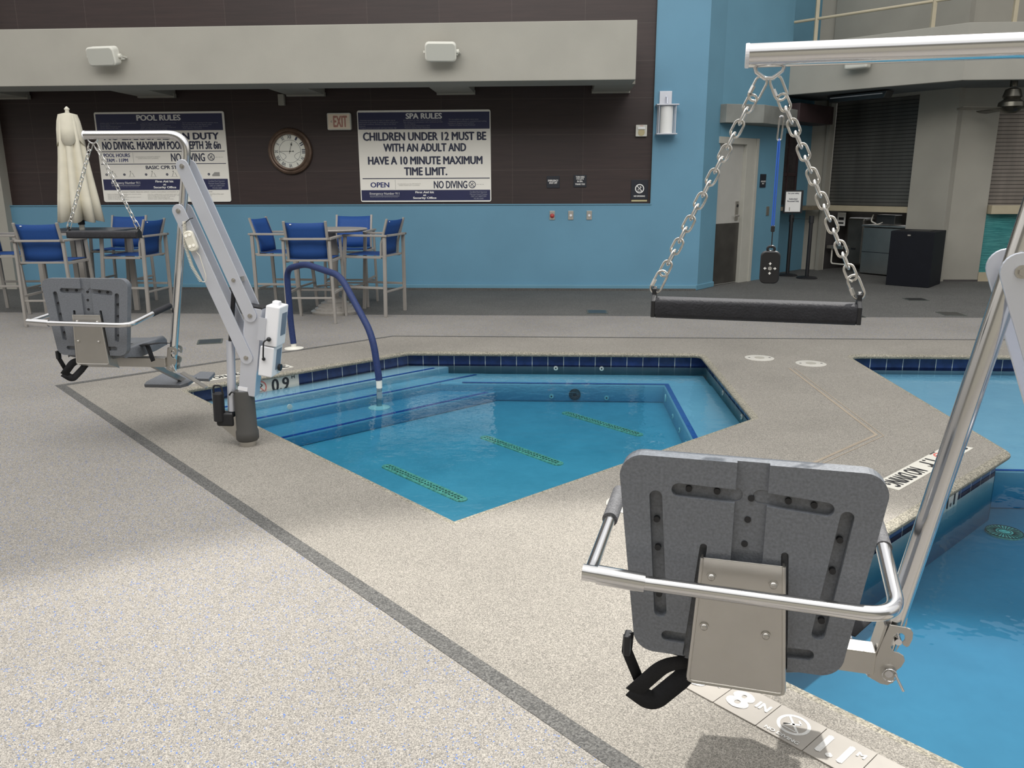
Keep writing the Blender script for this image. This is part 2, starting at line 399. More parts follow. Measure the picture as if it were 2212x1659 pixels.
sl = bpy.data.lights.new('sunlight', 'SPOT'); sl.energy = 11500; sl.spot_size = radians(37); sl.spot_blend = .12; sl.shadow_soft_size = .16
sl.color = (1.0, .97, .92)
so = bpy.data.objects.new('sunlight', sl); COL.objects.link(so); so.location = (4.9, 9.0, 12)
so.rotation_euler = (Vector((.2, -1.55, 0))-Vector(so.location)).to_track_quat('-Z', 'Y').to_euler()
al = bpy.data.lights.new('sky_fill', 'AREA'); al.shape = 'RECTANGLE'; al.size = 12; al.size_y = 5; al.energy = 760; al.color = (1, .98, .95)
ao = bpy.data.objects.new('sky_fill', al); COL.objects.link(ao); ao.location = (-1, 1.5, 8.2); ao.rotation_euler = (radians(42), 0, 0)  # added fill lamp, tilted at the back wall to brighten it and its signs

# ---------------------------------------------------------------- decks and pools
SPA = [(-1.46,7.78), (1.38,7.78), (1.38,5.60), (-.50,3.72), (-3.01,6.23)]
MAIN = [(2.80,7.80), (12,7.80), (12,-4.0), (7.23,-4.0), (.57,2.66), (2.80,4.89)]
def area(p): return sum(p[i][0]*p[(i+1) % len(p)][1]-p[(i+1) % len(p)][0]*p[i][1] for i in range(len(p)))/2
def offset(p, d):
    """grow polygon by d (outward)"""
    sgn = 1 if area(p) > 0 else -1; n = len(p); out = []
    for i in range(n):
        a, b, c = Vector(p[i-1]), Vector(p[i]), Vector(p[(i+1) % n])
        d1 = (b-a).normalized(); d2 = (c-b).normalized()
        n1 = Vector((d1.y, -d1.x))*sgn; n2 = Vector((d2.y, -d2.x))*sgn
        m = (n1+n2); m = m/m.length_squared*2; q = b+m*d; out.append((q.x, q.y))
    return out
def rounded(p, idx, r, n=8):
    o = []
    for i, q in enumerate(p):
        if i in idx:
            a, b, c = Vector(p[i-1]), Vector(q), Vector(p[(i+1) % len(p)])
            u = (a-b).normalized(); v = (c-b).normalized(); t = r/math.tan(u.angle(v)/2)
            for k in range(n+1):
                s = k/n; w_ = (b+u*t)*(1-s)**2+b*2*s*(1-s)+(b+v*t)*s*s; o.append((w_.x, w_.y))
        else: o.append(q)
    return o
def flat(outer, holes, z, name, m):
    loops = [[Vector((x, y, 0)) for x, y in outer]]+[[Vector((x, y, 0)) for x, y in h] for h in holes]
    tris = geometry.tessellate_polygon(loops); pts = [p for l in loops for p in l]
    mb = MB(); vs = [mb.bm.verts.new((p.x, p.y, z)) for p in pts]
    for t in tris:
        try: mb.bm.faces.new([vs[i] for i in t])
        except ValueError: pass
    o = struct(name, mb, m)
    if o.data.polygons and sum(f.normal.z for f in o.data.polygons) < 0: o.data.flip_normals()
    return o
SPA_R = rounded(SPA, [0,1,2,4], .07); MAIN_R = rounded(MAIN, [0,4,5], .16)
JX = [(16,8.64), (-1.79,8.64), (-4.115,6.315), (8.2,-6), (16,-6)]
flat([(16,10.1), (-1,10.1), (-14,10.22), (-14,-6), (8.2,-6), (-4.115,6.315), (-1.79,8.64), (16,8.64)], [], 0, 'floor', M['deck'])
flat(JX, [offset(SPA_R, .05), offset(MAIN_R, .05)], 0, 'floor_pool_surround', M['surround'])
flat([(16,19), (-14,19), (-14,10.22), (-1,10.1), (16,10.1)], [], 0, 'floor_rear_walkway', M['rubber'])
# dark inlaid strip
def ribbon(path, wd, z, name, m):
    mb = MB(); L = []; n = len(path)
    for i, p in enumerate(path):
        a = Vector(path[max(i-1, 0)]); b = Vector(p); c = Vector(path[min(i+1, n-1)])
        d1 = (b-a).normalized() if i else (c-b).normalized(); d2 = (c-b).normalized() if i < n-1 else d1
        nn = Vector((-d1.y, d1.x))+Vector((-d2.y, d2.x)); nn = nn/nn.length_squared*2
        ww = wd[i] if isinstance(wd, list) else wd
        L.append((mb.bm.verts.new((*(b+nn*ww/2), z)), mb.bm.verts.new((*(b-nn*ww/2), z))))
    for (a, b), (c, d) in zip(L, L[1:]): mb.bm.faces.new((a, b, d, c))
    return mb
struct('trim_1', ribbon([(8.2,-6.0), (-4.115,6.315), (-1.79,8.64), (16,8.64)], [.070,.070,.045,.035], .0015, 't', M['strip']), M['strip'])
mb = ribbon([(2.075,7.2), (2.10,5.22), (.9,4.02)], .02, .0015, 't', None)
struct('trim_2', mb, M['caulk'])
mb = ribbon([(2.115,7.2), (2.14,5.20), (.9,3.96)], .008, .0015, 't', None)
struct('trim_3', mb, M['caulk'])
PROF = [(.05,0), (.028,-.0015), (.012,-.006), (.002,-.014), (0,-.024), (.005,-.034), (.025,-.040), (.075,-.040)]
def ringmesh(poly, prof, name, m, par=None):
    mb = MB(); rings = []
    for d, z in prof: rings.append([mb.bm.verts.new((x, y, z)) for x, y in offset(poly, d)])
    n = len(poly)
    for A, B in zip(rings, rings[1:]):
        for k in range(n): mb.bm.faces.new((A[k], A[(k+1) % n], B[(k+1) % n], B[k]))
    return struct(name, mb, m, par, smooth=True)
def tilewall(poly, z0, z1, name):
    """vertical tile strip with uv in metres; poly = sharp-cornered outline"""
    p = offset(poly, .075); mb = MB(); uvl = mb.bm.loops.layers.uv.new('UVMap'); n = len(p)
    for i in range(n):
        a, b = Vector(p[i]), Vector(p[(i+1) % n]); L = (b-a).length
        f = mb.bm.faces.new([mb.bm.verts.new(q) for q in ((a.x, a.y, z1), (b.x, b.y, z1), (b.x, b.y, z0), (a.x, a.y, z0))])
        for lp_, uv in zip(f.loops, ((0, z1), (L, z1), (L, z0), (0, z0))): lp_[uvl].uv = (uv[0]+.0, uv[1]+.040+.156*4)
    return struct(name, mb, M['tiles'])
ringmesh(SPA_R, PROF, 'spa_coping', M['coping']); ringmesh(MAIN_R, PROF, 'pool_coping', M['coping'])
tilewall(SPA, -.040, -.15, 'spa_waterline_tiles'); tilewall(MAIN, -.040, -.165, 'pool_waterline_tiles')
WL = -.135
def basin(poly, zf, name, m):
    p = offset(poly, .0751); mb = MB(); n = len(p)
    for i in range(n):
        a, b = p[i], p[(i+1) % n]; mb.quad((*a, -.13), (*b, -.13), (*b, zf), (*a, zf))
    loops = [[Vector((x, y, 0)) for x, y in p]]
    for t in geometry.tessellate_polygon(loops): mb.quad(*[(*p[i], zf) for i in t])
    o = struct(name, mb, m)
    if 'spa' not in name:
        o.data.materials.append(M['plaster_wall_lifted'])
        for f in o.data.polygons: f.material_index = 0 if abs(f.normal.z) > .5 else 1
    return o
ZF = -.40; ZM = -.46
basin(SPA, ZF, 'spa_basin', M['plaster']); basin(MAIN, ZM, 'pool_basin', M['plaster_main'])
# steps run parallel to the back-left wall: lines x-y=k
wp = offset(SPA, .074)
def clip(poly, a, b, c):
    """keep a x + b y <= c"""
    out = []; n = len(poly)
    for i in range(n):
        p, q = poly[i], poly[(i+1) % n]; fp = a*p[0]+b*p[1]-c; fq = a*q[0]+b*q[1]-c
        if fp <= 0: out.append(p)
        if fp*fq < 0:
            t = fp/(fp-fq); out.append((p[0]+(q[0]-p[0])*t, p[1]+(q[1]-p[1])*t))
    return out
def slab(poly, z0, z1):
    mb = MB(); return mb.prism(poly, (0,0,(z0+z1)/2), (1,0,0), (0,1,0), abs(z1-z0))
STEPS = [(-8.93,-.155), (-8.55,-.225), (-8.02,-.305)]
for k, z in STEPS:
    pl = clip(wp, 1, -1, k); pl = clip(pl, 1, 1, 8.2)
    s = struct('spa_step', slab(pl, ZF, z), M['plaster_step'], bevel=.012)
for (k, z), (e0, e1) in zip(STEPS, ((3.35,6.55), (3.3,7.0), (3.3,6.75))):
    # band line along (1,1) from x+y=e0..e1
    k2 = k-.045; a = ((k2+e0)/2, (e0-k2)/2); b = ((k2+e1)/2, (e1-k2)/2)
    struct('trim_4' if k == STEPS[0][0] else 'trim_5', ribbon([a, b], .042, z+.002, 't', None), M['band'])
bz = -.226
bench = [(-1.3,7.445), (1.0,7.445), (1.0,4.4), (1.6,4.4), (1.6,7.9), (-1.3,7.9)]
bp = clip(bench, 1, -1, 100)
struct('spa_bench', slab(clip([(-1.2,7.445), (1.0,7.445), (1.44,7.445), (1.44,7.853), (-1.45,7.853)], 1, -1, 99), ZF, bz), M['plaster_step'], bevel=.015)
struct('spa_bench_side', slab([(1.0,7.45), (1.452,7.45), (1.452,5.68), (1.0,5.24)], ZF, bz), M['plaster_step'], bevel=.015)
struct('trim_6', ribbon([(-.90,7.47), (1.03,7.47), (1.03,5.3)], .042, bz+.002, 't', None), M['band'])
# main pool shallow ledge
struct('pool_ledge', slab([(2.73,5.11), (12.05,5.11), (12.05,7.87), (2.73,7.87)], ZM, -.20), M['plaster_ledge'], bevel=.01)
struct('trim_7', ribbon([(2.74,5.13), (12,5.13)], .03, -.198, 't', None), M['band'])
def water(poly, zf, name, m, label):
    mb = MB(); mb.prism(offset(poly, .073), (0,0,(WL+zf)/2), (1,0,0), (0,1,0), WL-zf)
    o = mb.build(name, m); o['kind'] = 'structure'; o.data.materials.append(M['water_spa_side' if 'spa' in name else 'water_main_side'])
    for f in o.data.polygons: f.material_index = 0 if f.normal.z > .5 else 1
    return o
water(SPA, ZF-.01, 'spa_water', M['water_spa'], ''); water(MAIN, ZM-.01, 'pool_water', M['water_main'], '')
# spa floor drains
D45 = Vector((1,-1,0)).normalized(); E45 = Vector((1,1,0)).normalized()
for a, b, lab in (((.082,7.05), (.68,6.42), 'long slotted drain grate on spa floor, farthest of the three'), ((-.585,6.30), (.02,5.68), 'long slotted drain grate on spa floor, middle of the three'), ((-1.24,5.57), (-.613,4.95), 'long slotted drain grate on spa floor, nearest the near corner')):
    a, b = Vector((*a, 0)), Vector((*b, 0)); d = (b-a); L = d.length+.06; c = (a+b)/2; r = empty('drain_grate', (c.x, c.y, ZF), 0, lab, 'drain', 'slotted drain grates on the spa floor')
    X = d.normalized(); Y = Vector((-X.y, X.x, 0))
    MB().prism(rrect(L, .085, .042), (0,0,.004), X, Y, .008).build('frame', M['grate'], r)
    sl_ = MB(); nn = 26
    for k in range(nn):
        for j in (-1, 1): 
            p = X*((k-(nn-1)/2)*(L-.07)/nn)+Y*(j*.013); sl_.box((p.x, p.y, .0095), (.017, .006, .002), Matrix((X, Y, Vector((0,0,1)))).transposed() @ Matrix.Rotation(random.choice((-.6,.6,0)), 3, 'Z'))
    sl_.build('slots', M['grate_dark'], r)
def disc_fit(name, p, N, r, label, cat, m=M['pvc'], group=None, dark=True):
    N = V3(N).normalized(); p = V3(p)
    o = empty(name, p, 0, label, cat, group)
    MB().cyl((0,0,0), N*.008, r, seg=20).build('flange', m, o)
    if dark: MB().cyl(N*.006, N*.0095, r*.35, seg=12).build('opening', M['black'], o)
G = 'white water jets set in the spa walls'
for p, N, lab in (((-.012,7.852,-.165), (0,-1,0), 'white jet in the spa back wall, left of the upper pair'), ((.44,7.852,-.165), (0,-1,0), 'white jet in the spa back wall, right of the upper pair'),
        ((-.05,7.443,-.345), (0,-1,0), 'white jet in spa bench face, left of the spa light'), ((.47,7.443,-.355), (0,-1,0), 'white jet in spa bench face, right of the spa light'),
        ((1.452,6.95,-.17), (-1,0,0), 'white jet high in spa right wall, farther of two'), ((1.452,6.2,-.17), (-1,0,0), 'white jet high in spa right wall, nearer of two'),
        ((.998,6.75,-.33), (-1,0,0), 'white jet in right bench face, farthest of three'), ((.998,6.35,-.33), (-1,0,0), 'white jet in right bench face, middle of three'), ((.998,6.0,-.33), (-1,0,0), 'white jet in right bench face, nearest of three')):
    disc_fit('spa_jet', p, N, .022, lab, 'jet', group=G)
disc_fit('spa_light', (.17,7.443,-.325), (0,-1,0), .055, 'round dark ringed light in the spa bench face', 'pool light', M['metal_dark'])
disc_fit('spa_fitting', (.998,7.25,-.30), (-1,0,0), .035, 'white fitting near the far right corner of the spa bench', 'fitting', dark=False)
disc_fit('step_jet', (-2.23,6.42,-.19), (1,-1,0), .022, 'white jet in the riser of the upper spa step', 'jet', dark=False)
disc_fit('pool_light', (2.335,4.62,-.36), (1,-1,0), .035, 'small pale wall fitting under water beside the main pool marker', 'fitting', dark=False)
# round main-pool drain
r = empty('round_drain', (2.91,5.02,-.62), 0, 'round green ribbed drain cover on the main pool floor', 'drain')
r.location = (2.72,4.72,ZM+.001)
MB().cyl((0,0,0), (0,0,.01), .102, seg=36).build('cover', M['grate'], r)
sp = MB()
for k in range(28):
    a = 2*pi*k/28; sp.box((.075*cos(a), .075*sin(a), .011), (.055, .006, .003), Matrix.Rotation(a, 3, 'Z'))
for rr in (.035, .1):
    sp.tube([(rr*cos(2*pi*k/30), rr*sin(2*pi*k/30), .011) for k in range(30)], .0025, 6, closed=True)
sp.build('ribs', M['grate_dark'], r)

# ---------------------------------------------------------------- depth markers
def nodive(par, org, X, Y, R, ring, glyph, th=.0025):
    org, X, Y = V3(org), V3(X).normalized(), V3(Y).normalized(); N = X.cross(Y)
    mb = MB(); n = 28
    def arc(r0, r1):
        A = [mb.bm.verts.new(org+N*th+(X*cos(2*pi*k/n)+Y*sin(2*pi*k/n))*r0) for k in range(n)]
        B = [mb.bm.verts.new(org+N*th+(X*cos(2*pi*k/n)+Y*sin(2*pi*k/n))*r1) for k in range(n)]
        for k in range(n): mb.bm.faces.new((A[k], A[(k+1) % n], B[(k+1) % n], B[k]))
    arc(R*.80, R)
    def ln(a, b, w_):
        a, b = Vector(a), Vector(b); d = (b-a).normalized(); q = Vector((-d.y, d.x))*w_/2
        mb.bm.faces.new([mb.bm.verts.new(org+N*(th+.0003)+X*p.x*R+Y*p.y*R) for p in (a+q, b+q, b-q, a-q)])
    ln((-.6,.6), (.6,-.6), .14)
    mb.build('prohibition_symbol', ring, par)
    mb = MB()
    ln((-.5,-.35), (.35,.30), .16); ln((.35,.30), (.05,.55), .12); ln((-.5,-.35), (-.2,-.02), .12); ln((-.45,-.55), (.5,-.55), .08)
    mb.build('diver_figure', glyph, par)
def marker(name, org, X, Y, L, H, label, items, m=None, flatz=True):
    r = empty(name, org, 0, label, 'depth marker'); X, Y = V3(X).normalized(), V3(Y).normalized()
    MB().prism(rrect(L, H, .004, 2), (0,0,0), X, Y, .004).build('plate', m or M['marker_white'], r)
    for it in items:
        if it[0] == 't': text('lettering', it[1], it[6] if len(it) > 6 else M['marker_ink'], r, X*it[2]+Y*it[3], X, Y, w=it[4], h=it[5], bold=.02, th=.003)
        else: nodive(r, X*it[1]+Y*it[2], X, Y, it[3], M['ink_red'], M['marker_ink'], .003)
    return r
# strip on the far coping, reads from the spa
marker('depth_marker', (-2.79,6.76,.002), -E45, D45, 1.0, .14, 'white NO DIVING depth strip on deck beside spa steps', [('t','3',-.44,0,.06,.10), ('t','FT',-.375,.03,.04,.035), ('n',-.20,0,.055), ('t','0.9',-.04,0,.13,.10), ('t','M',.05,.03,.03,.035), ('t','NO DIVING',.29,0,.38,.09)])
marker('depth_marker', (2.17,4.63,.002), -E45, D45, 1.06, .135, 'white NO DIVING depth strip on deck by main pool corner', [('t','3',-.47,0,.055,.10), ('t','6\"',-.38,0,.07,.10), ('n',-.235,.005,.058), ('t','NO DIVING',-.235,-.062,.07,.01), ('t','1.1',-.06,0,.09,.10), ('t','M',.01,.03,.03,.03), ('t','NO DIVING',.30,0,.38,.10)])
# waterline markers (on the tile walls)
wn = D45*1.0
marker('waterline_marker', tuple(Vector((-2.56,6.787,-.112))+D45*.004), E45, (0,0,1), .64, .146, 'white waterline tile reading 0.9 M on the spa step wall', [('t','3',-.22,0,.06,.11), ('n',-.05,0,.06), ('t','0.9',.14,0,.16,.11), ('t','M',.265,.045,.03,.025)])
marker('waterline_marker', tuple(Vector((2.115,4.31,-.112))+D45*.004), E45, (0,0,1), .50, .146, 'white waterline tile reading 6 and 1.1 beside main pool', [('t','6\"',-.17,0,.09,.11), ('n',0,0,.06), ('t','1.1',.15,0,.11,.11)])
# tiles set in the near deck
x0, y0 = .399, 2.409
def ground_tile(i, label, items):
    c = Vector((x0, y0, 0))+D45*(.1535*(i+.5))+E45*.076
    r = empty('depth_tile', (c.x, c.y, 0), 0, label, 'tile', 'depth marker tiles set in the deck')
    MB().prism(rrect(.151, .151, .003, 2), (0,0,.0), D45, E45, .008).build('tile', M['marker_tile'], r)
    for it in items:
        if it[0] == 't': text('lettering', it[1], M['worn_white'], r, D45*it[2]+E45*it[3], D45, E45, w=it[4], h=it[5], bold=.03, th=.005)
        else: nodive(r, D45*it[1]+E45*it[2], D45, E45, it[3], M['worn_white'], M['worn_white'], .0045)
ground_tile(0, 'beige deck tile painted with a white 3 FT', [('t','3',-.03,0,.06,.09), ('t','FT',.035,.02,.045,.035)])
ground_tile(1, 'beige deck tile painted with a white 8 IN', [('t','8',-.025,0,.062,.09), ('t','IN',.045,.02,.04,.035)])
ground_tile(2, 'beige deck tile with a worn white no diving circle', [('n',0,.012,.05), ('t','NO DIVING',0,-.058,.11,.014)])
ground_tile(3, 'beige deck tile painted with a faded white 1.1 M', [('t','1.1',-.015,0,.075,.09), ('t','M',.05,.03,.022,.022)])
ground_tile(4, 'blank beige deck tile at the lower photo edge', [])
# covers and lids
def cover(x, y, sx_, sy_, rz, lab):
    o = empty('utility_cover', (x, y, 0), rz, lab, 'cover', 'dark covers set in the deck')
    MB().prism(rrect(sx_, sy_, .01, 3), (0,0,.002), (1,0,0), (0,1,0), .006).build('plate', M['cover'], o)
    MB().box((0,0,.0055), (sx_*.86, sy_*.8, .002)).build('inset', M['metal_dark'], o)
cover(-3.67, 8.25, .25, .27, radians(20), 'dark rectangular cover in deck behind the near pool lift')
cover(.51, 10.42, .26, .30, 0, 'dark square cover in grey walkway below the wall switches')
cover(4.94, 10.40, .26, .30, 0, 'dark square cover in grey walkway near the right lift mast')
cover(5.05, 11.7, .28, .26, 0, 'dark square cover in grey walkway in front of bin')
cover(3.7, 10.13, .16, .12, 0, 'small dark cover at the pale deck edge')
for x, y, lab in ((1.91,7.62,'round white skimmer lid, nearer the spa corner'), (2.32,7.39,'round white skimmer lid, nearer the main pool'), (.395,3.95,'round white skimmer lid half hidden by near seat')):
    o = empty('skimmer_lid', (x, y, 0), 0, lab, 'lid', 'round white lids in the deck')
    MB().lathe([(.135,0), (.135,.004), (.12,.006), (.02,.006)], seg=40).build('rim', M['lid'], o, smooth=True)
    MB().lathe([(.045,.006), (.045,.009), (.01,.009)], seg=24).build('plug', M['stucco_grey'], o)
    MB().box((.095,0,.0065), (.018,.014,.002)).box((-.095,0,.0065), (.018,.014,.002)).build('finger_holes', M['black'], o)

# ---------------------------------------------------------------- handrail
def rail():
    A = Vector((-2.66,7.92,0)); d = D45
    P = lambda s_, z: tuple(d*s_+Vector((0,0,z)))
    r = empty('handrail', A, 0, 'bent handrail in a navy cover leading down into spa', 'handrail')
    path = [P(0,0), P(-.03,.25), P(-.045,.80), P(.36,.875), P(1.0,.815), P(1.49,.34), P(1.562,0), P(1.566,-.05)]
    cov = fillet([P(-.004,.05)]+path[1:], [1.2,.15,.8,.35,.5,.8], 10)
    MB().tube(cov, .030, 16).build('rail_cover', M['navy_cover'], r, smooth=True)
    for pp_ in ([P(0,.0), P(-.004,.06)], [P(1.566,-.045), P(1.566,-.12)]): MB().tube(pp_, .026, 16).build('rail_sleeve', M['pvc'], r, smooth=True)
    MB().tube([P(1.566,-.11), P(1.55,-.305)], .024, 16).build('rail_pipe', M['steel_dull'], r, smooth=True)
    for p in (P(0,.0), P(1.55,-.305)):
        MB().lathe([(.095,.0), (.095,.006), (.06,.012), (.03,.02)], p, 28).build('escutcheon', M['pvc'], r, smooth=True)
rail()

# ---------------------------------------------------------------- pool lift
PX, PZ = .257, 1.4633
def q(x, y, z): return Vector((x-PX, y, z+PZ))
def bolt(mb, x, y, z, r=.014, ny=-1):
    mb.cyl(q(x, y, z), q(x, y+ny*.005, z), r, seg=16); mb.cyl(q(x, y+ny*.004, z), q(x, y+ny*.011, z), r*.6, seg=6)
def actuator(r):
    MB().cyl(q(.225,0,-.79), q(.195,0,-1.24), .026, seg=22).build('actuator_tube', M['alu'], r, smooth=True)
    MB().cyl(q(.274,0,-.48), q(.225,0,-.80), .014, seg=16).build('actuator_rod', M['black'], r, smooth=True)
    MB().cyl(q(.128,-.03,-1.118), q(.122,-.03,-1.30), .035, seg=24).build('actuator_motor', M['black'], r, bevel=.004)
    MB().box(q(.16,-.01,-1.29), (.115,.07,.09)).build('gear_housing', M['black'], r, bevel=.016, seg=3)
    MB().prism([(.0,.0), (.10,-.09), (.13,-.09), (.13,.08), (.05,.03)], q(.125,-.03,-1.33), (1,0,0), (0,0,1), .008).build('actuator_bracket', M['steel_dull'], r)
    MB().tube(fillet([q(.10,-.03,-1.12), q(.10,-.03,-1.07), q(.15,-.03,-1.07), q(.16,-.03,-1.13)], .02, 6), .006, 8).tube(fillet([q(.20,-.03,-1.13), q(.23,-.05,-1.10), q(.26,-.04,-1.13)], .02, 6), .005, 8).build('motor_cable', M['black'], r, smooth=True)
def make_lift(near):
    lab = 'pool lift nearest the camera with seat over the main pool coping' if near else 'pool lift standing by the spa with white battery box'
    r = empty('pool_lift', (0,0,0), 0, lab, 'pool lift', 'seat lifts beside the pools')
    R = .0245
    # boom and mast: one bent tube
    mast = fillet([q(-.557,0,.439), q(.075,0,.436), q(0,0,0), q(-.172,0,-.985)], [.105, 3.0], 12)
    MB().tube(mast, R, 28).build('boom_tube', M['steel'], r, smooth=True)
    MB().cyl(q(-.565,0,.439), q(-.556,0,.439), R*1.03, seg=28).build('end_cap', M['white_plastic'], r, bevel=.002)
    ring = [q(-.545,0,.42), q(-.54,0,.405), q(-.522,0,.392), q(-.505,0,.392), q(-.487,0,.405), q(-.482,0,.42)]
    MB().tube(ring, .0045, 10).build('hanger_ring', M['steel'], r, smooth=True)
    # lift arms, each a pair of flat bars
    def arm(a, b, w_):
        a, b = Vector(a), Vector(b); d = (b-a).normalized(); n = Vector((-d.y, d.x)); L = (b-a).length
        for yy in (-.05, .05):
            poly = []
            for k in range(13): t = -pi/2+pi*k/12; poly.append((L+cos(t)*w_/2, sin(t)*w_/2))
            for k in range(13): t = pi/2+pi*k/12; poly.append((cos(t)*w_/2, sin(t)*w_/2))
            o = MB().prism(poly, q(a.x, yy, a.y), (d.x, 0, d.y), (n.x, 0, n.y), .009).build('lift_arm', M['alu'], r, bevel=.0015)
            mb = MB()
            for p in (a, b): bolt(mb, p.x, yy*1.09, p.y, .014, -1 if yy < 0 else 1)
            mb.build('pivot_bolt', M['steel_dull'], o)
    arm((.05,.256), (.387,-.624), .078); arm((0,0), (.34,-.885), .078)
    mb = MB(); mb.box(q(.303,0,-.408), (.05,.098,.03)); bolt(mb, .303, -.056, -.408, .012); mb.build('arm_crosspiece', M['steel_dull'], r)
    # column
    cb, ct = Vector((.315,-1.13)), Vector((.408,-.575)); d = (ct-cb).normalized(); n = Vector((d.y,-d.x)); L = (ct-cb).length
    Rm = Matrix(((n.x,0,n.y), (0,1,0), (d.x,0,d.y))).transposed()
    MB().box(q((cb.x+ct.x)/2, 0, (cb.y+ct.y)/2), (.108,.086,L), Rm).build('column', M['alu'], r, bevel=.006)
    MB().box(q(ct.x, 0, ct.y+.004), (.112,.09,.008), Rm).build('column_cap', M['black'], r)
    MB().box(q(.297,-.0445,-1.085), (.062,.002,.024), Rm).build('rating_label', M['white_plastic'], r)
    sm = MB(); sm.lathe([(.062,0), (.070,.012), (.070,.06), (.064,.075), (.062,.29), (.058,.325)], tuple(q(.285,-.005,-1.43)), 32)
    sm.build('base_sleeve', M['sleeve'], r, smooth=True)
    MB().cyl(q(.285,-.005,-1.4633), q(.285,-.005,-1.42), .052, seg=28).build('base_socket', M['steel_dull'], r)
    # actuator
    if not near: actuator(r)
    # battery and control boxes
    Rb = Rm
    def bx(cx, cz, hh, nm):
        o = MB().box(q(cx, .005, cz), (.088,.15,hh), Rb).build(nm, M['white_plastic'], r, bevel=.008, seg=3); return o
    up = bx(.520,-.685,.25,'battery_box'); lo = bx(.470,-.905,.19,'control_box')
    sx_ = n*.0445
    MB().box(q(.520+sx_.x+.002,.02,-.675+sx_.y), (.002,.08,.14), Rb).build('display_panel', M['label_grey'], up)
    MB().box(q(.470+sx_.x+.002,.02,-.895+sx_.y), (.002,.08,.13), Rb).build('display_panel', M['label_grey'], lo)
    MB().cyl(q(.512,.03,-.96), q(.525,.03,-.962), .022, seg=16).build('stop_button', M['black'], lo)
    MB().box(q(.540,.0,-.553), (.045,.05,.03), Rb).build('battery_handle', M['white_plastic'], up, bevel=.008)
    MB().box(q(.463,-.076,-.70), (.045,.006,.14), Rb).build('mount_plate', M['alu'], r)
    MB().tube(fillet([q(.505,-.078,-.762), q(.478,-.10,-.77), q(.468,-.10,-.87), q(.462,-.078,-.885)], .03, 6), .005, 10).sph(q(.505,-.082,-.762), .014).sph(q(.462,-.08,-.885), .011).build('power_cable', M['black'], r, smooth=True)
    # ---- seat
    yb = -.277
    outer = rrect(.530, .457, .048, 8, 0, 0, .440)
    outer = [(u+.003+(-.006)*(.2285-v)/.457, v) for u, v in outer]
    sb = MB().prism(outer, q(-.507, yb+.021, -.607), (1,0,0), (0,0,1), .042).build('seat_back', M['seat'], r)
    # recess cutters
    ct_ = MB()
    def slot(a, b, w_, dep=.016):
        a, b = Vector(a), Vector(b); d = (b-a).normalized(); n = Vector((-d.y, d.x)); L = (b-a).length; poly = []
        for k in range(9): t = -pi/2+pi*k/8; poly.append((L+cos(t)*w_/2, sin(t)*w_/2))
        for k in range(9): t = pi/2+pi*k/8; poly.append((cos(t)*w_/2, sin(t)*w_/2))
        ct_.prism(poly, q(a.x, yb, a.y), (d.x,0,d.y), (n.x,0,n.y), dep*2)
    def cut(nm):
        nonlocal ct_
        c = ct_.build('cutter', M['seat_dark'], None); m_ = sb.modifiers.new('b', 'BOOLEAN'); m_.operation = 'DIFFERENCE'; m_.object = c; m_.solver = 'EXACT'
        bpy.context.view_layer.update()
        me = bpy.data.meshes.new_from_object(sb.evaluated_get(bpy.context.evaluated_depsgraph_get())); sb.modifiers.remove(m_)
        old = sb.data; sb.data = me; bpy.data.objects.remove(c); ct_ = MB()
    slot((-.645,-.449), (-.53,-.452), .030); cut(''); slot((-.48,-.452), (-.352,-.462), .030); cut('')
    slot((-.692,-.468), (-.672,-.735), .027, .02); cut(''); slot((-.312,-.476), (-.345,-.740), .027, .02); cut('')
    slot((-.655,-.792), (-.585,-.794), .025); cut(''); slot((-.43,-.794), (-.362,-.792), .025); cut('')
    slot((-.588,-.572), (-.612,-.83), .015, .02); cut(''); slot((-.424,-.572), (-.408,-.83), .015, .02); cut('')
    ct_.prism([(-.032,.2), (.032,.2), (.030,-.21), (-.034,-.21)], q(-.498, yb, -.575), (1,0,0), (0,0,1), .026); cut('')
    bv = sb.modifiers.new('bevel', 'BEVEL'); bv.width = .004; bv.segments = 2; bv.limit_method = 'ANGLE'; bv.angle_limit = radians(50)
    for x, z in ((-.625,-.449), (-.567,-.449), (-.498,-.457), (-.425,-.456), (-.375,-.46), (-.502,-.505), (-.505,-.560), (-.689,-.525), (-.684,-.59), (-.677,-.70), (-.32,-.53), (-.328,-.60), (-.34,-.715)):
        MB().cyl(q(x, yb+.010, z), q(x, yb+.0205, z), .0068, seg=12).build('drain_hole', M['black'], sb)
    # metal back plate with side flanges, bends forward under the seat
    yp = yb-.014
    o = MB().prism([(-.082,.148), (.082,.148), (.103,-.148), (-.098,-.148)], q(-.507, yp, -.737), (1,0,0), (0,0,1), .004).build('back_plate', M['steel_dull'], r, bevel=.0015)
    rm = MB(); ep = [(-.507-.082,-.589), (-.507-.098,-.885), (-.507+.103,-.885), (-.507+.082,-.589)]
    rm.tube(fillet([q(u, yp-.001, v) for u, v in ep], .012, 5), .0042, 8); rm.build('folded_rim', M['steel_dull'], o, smooth=True)
    fl = MB()
    for sx1, t_, b_ in ((-1,-.082,-.098), (1,.082,.103)):
        fl.quad(q(-.507+t_, yp, -.589), q(-.507+b_, yp, -.885), q(-.507+b_, yp+.10, -.93), q(-.507+b_*1.0, yp+.05, -.80), q(-.507+t_, yp+.014, -.589))
    fl.quad(q(-.507-.098, yp, -.885), q(-.507+.103, yp, -.885), q(-.507+.103, yp+.10, -.925), q(-.507-.098, yp+.10, -.925))
    fo = fl.build('plate_flange', M['steel_dull'], o); sd = fo.modifiers.new('s', 'SOLIDIFY'); sd.thickness = .004; sd.offset = 0
    mb = MB()
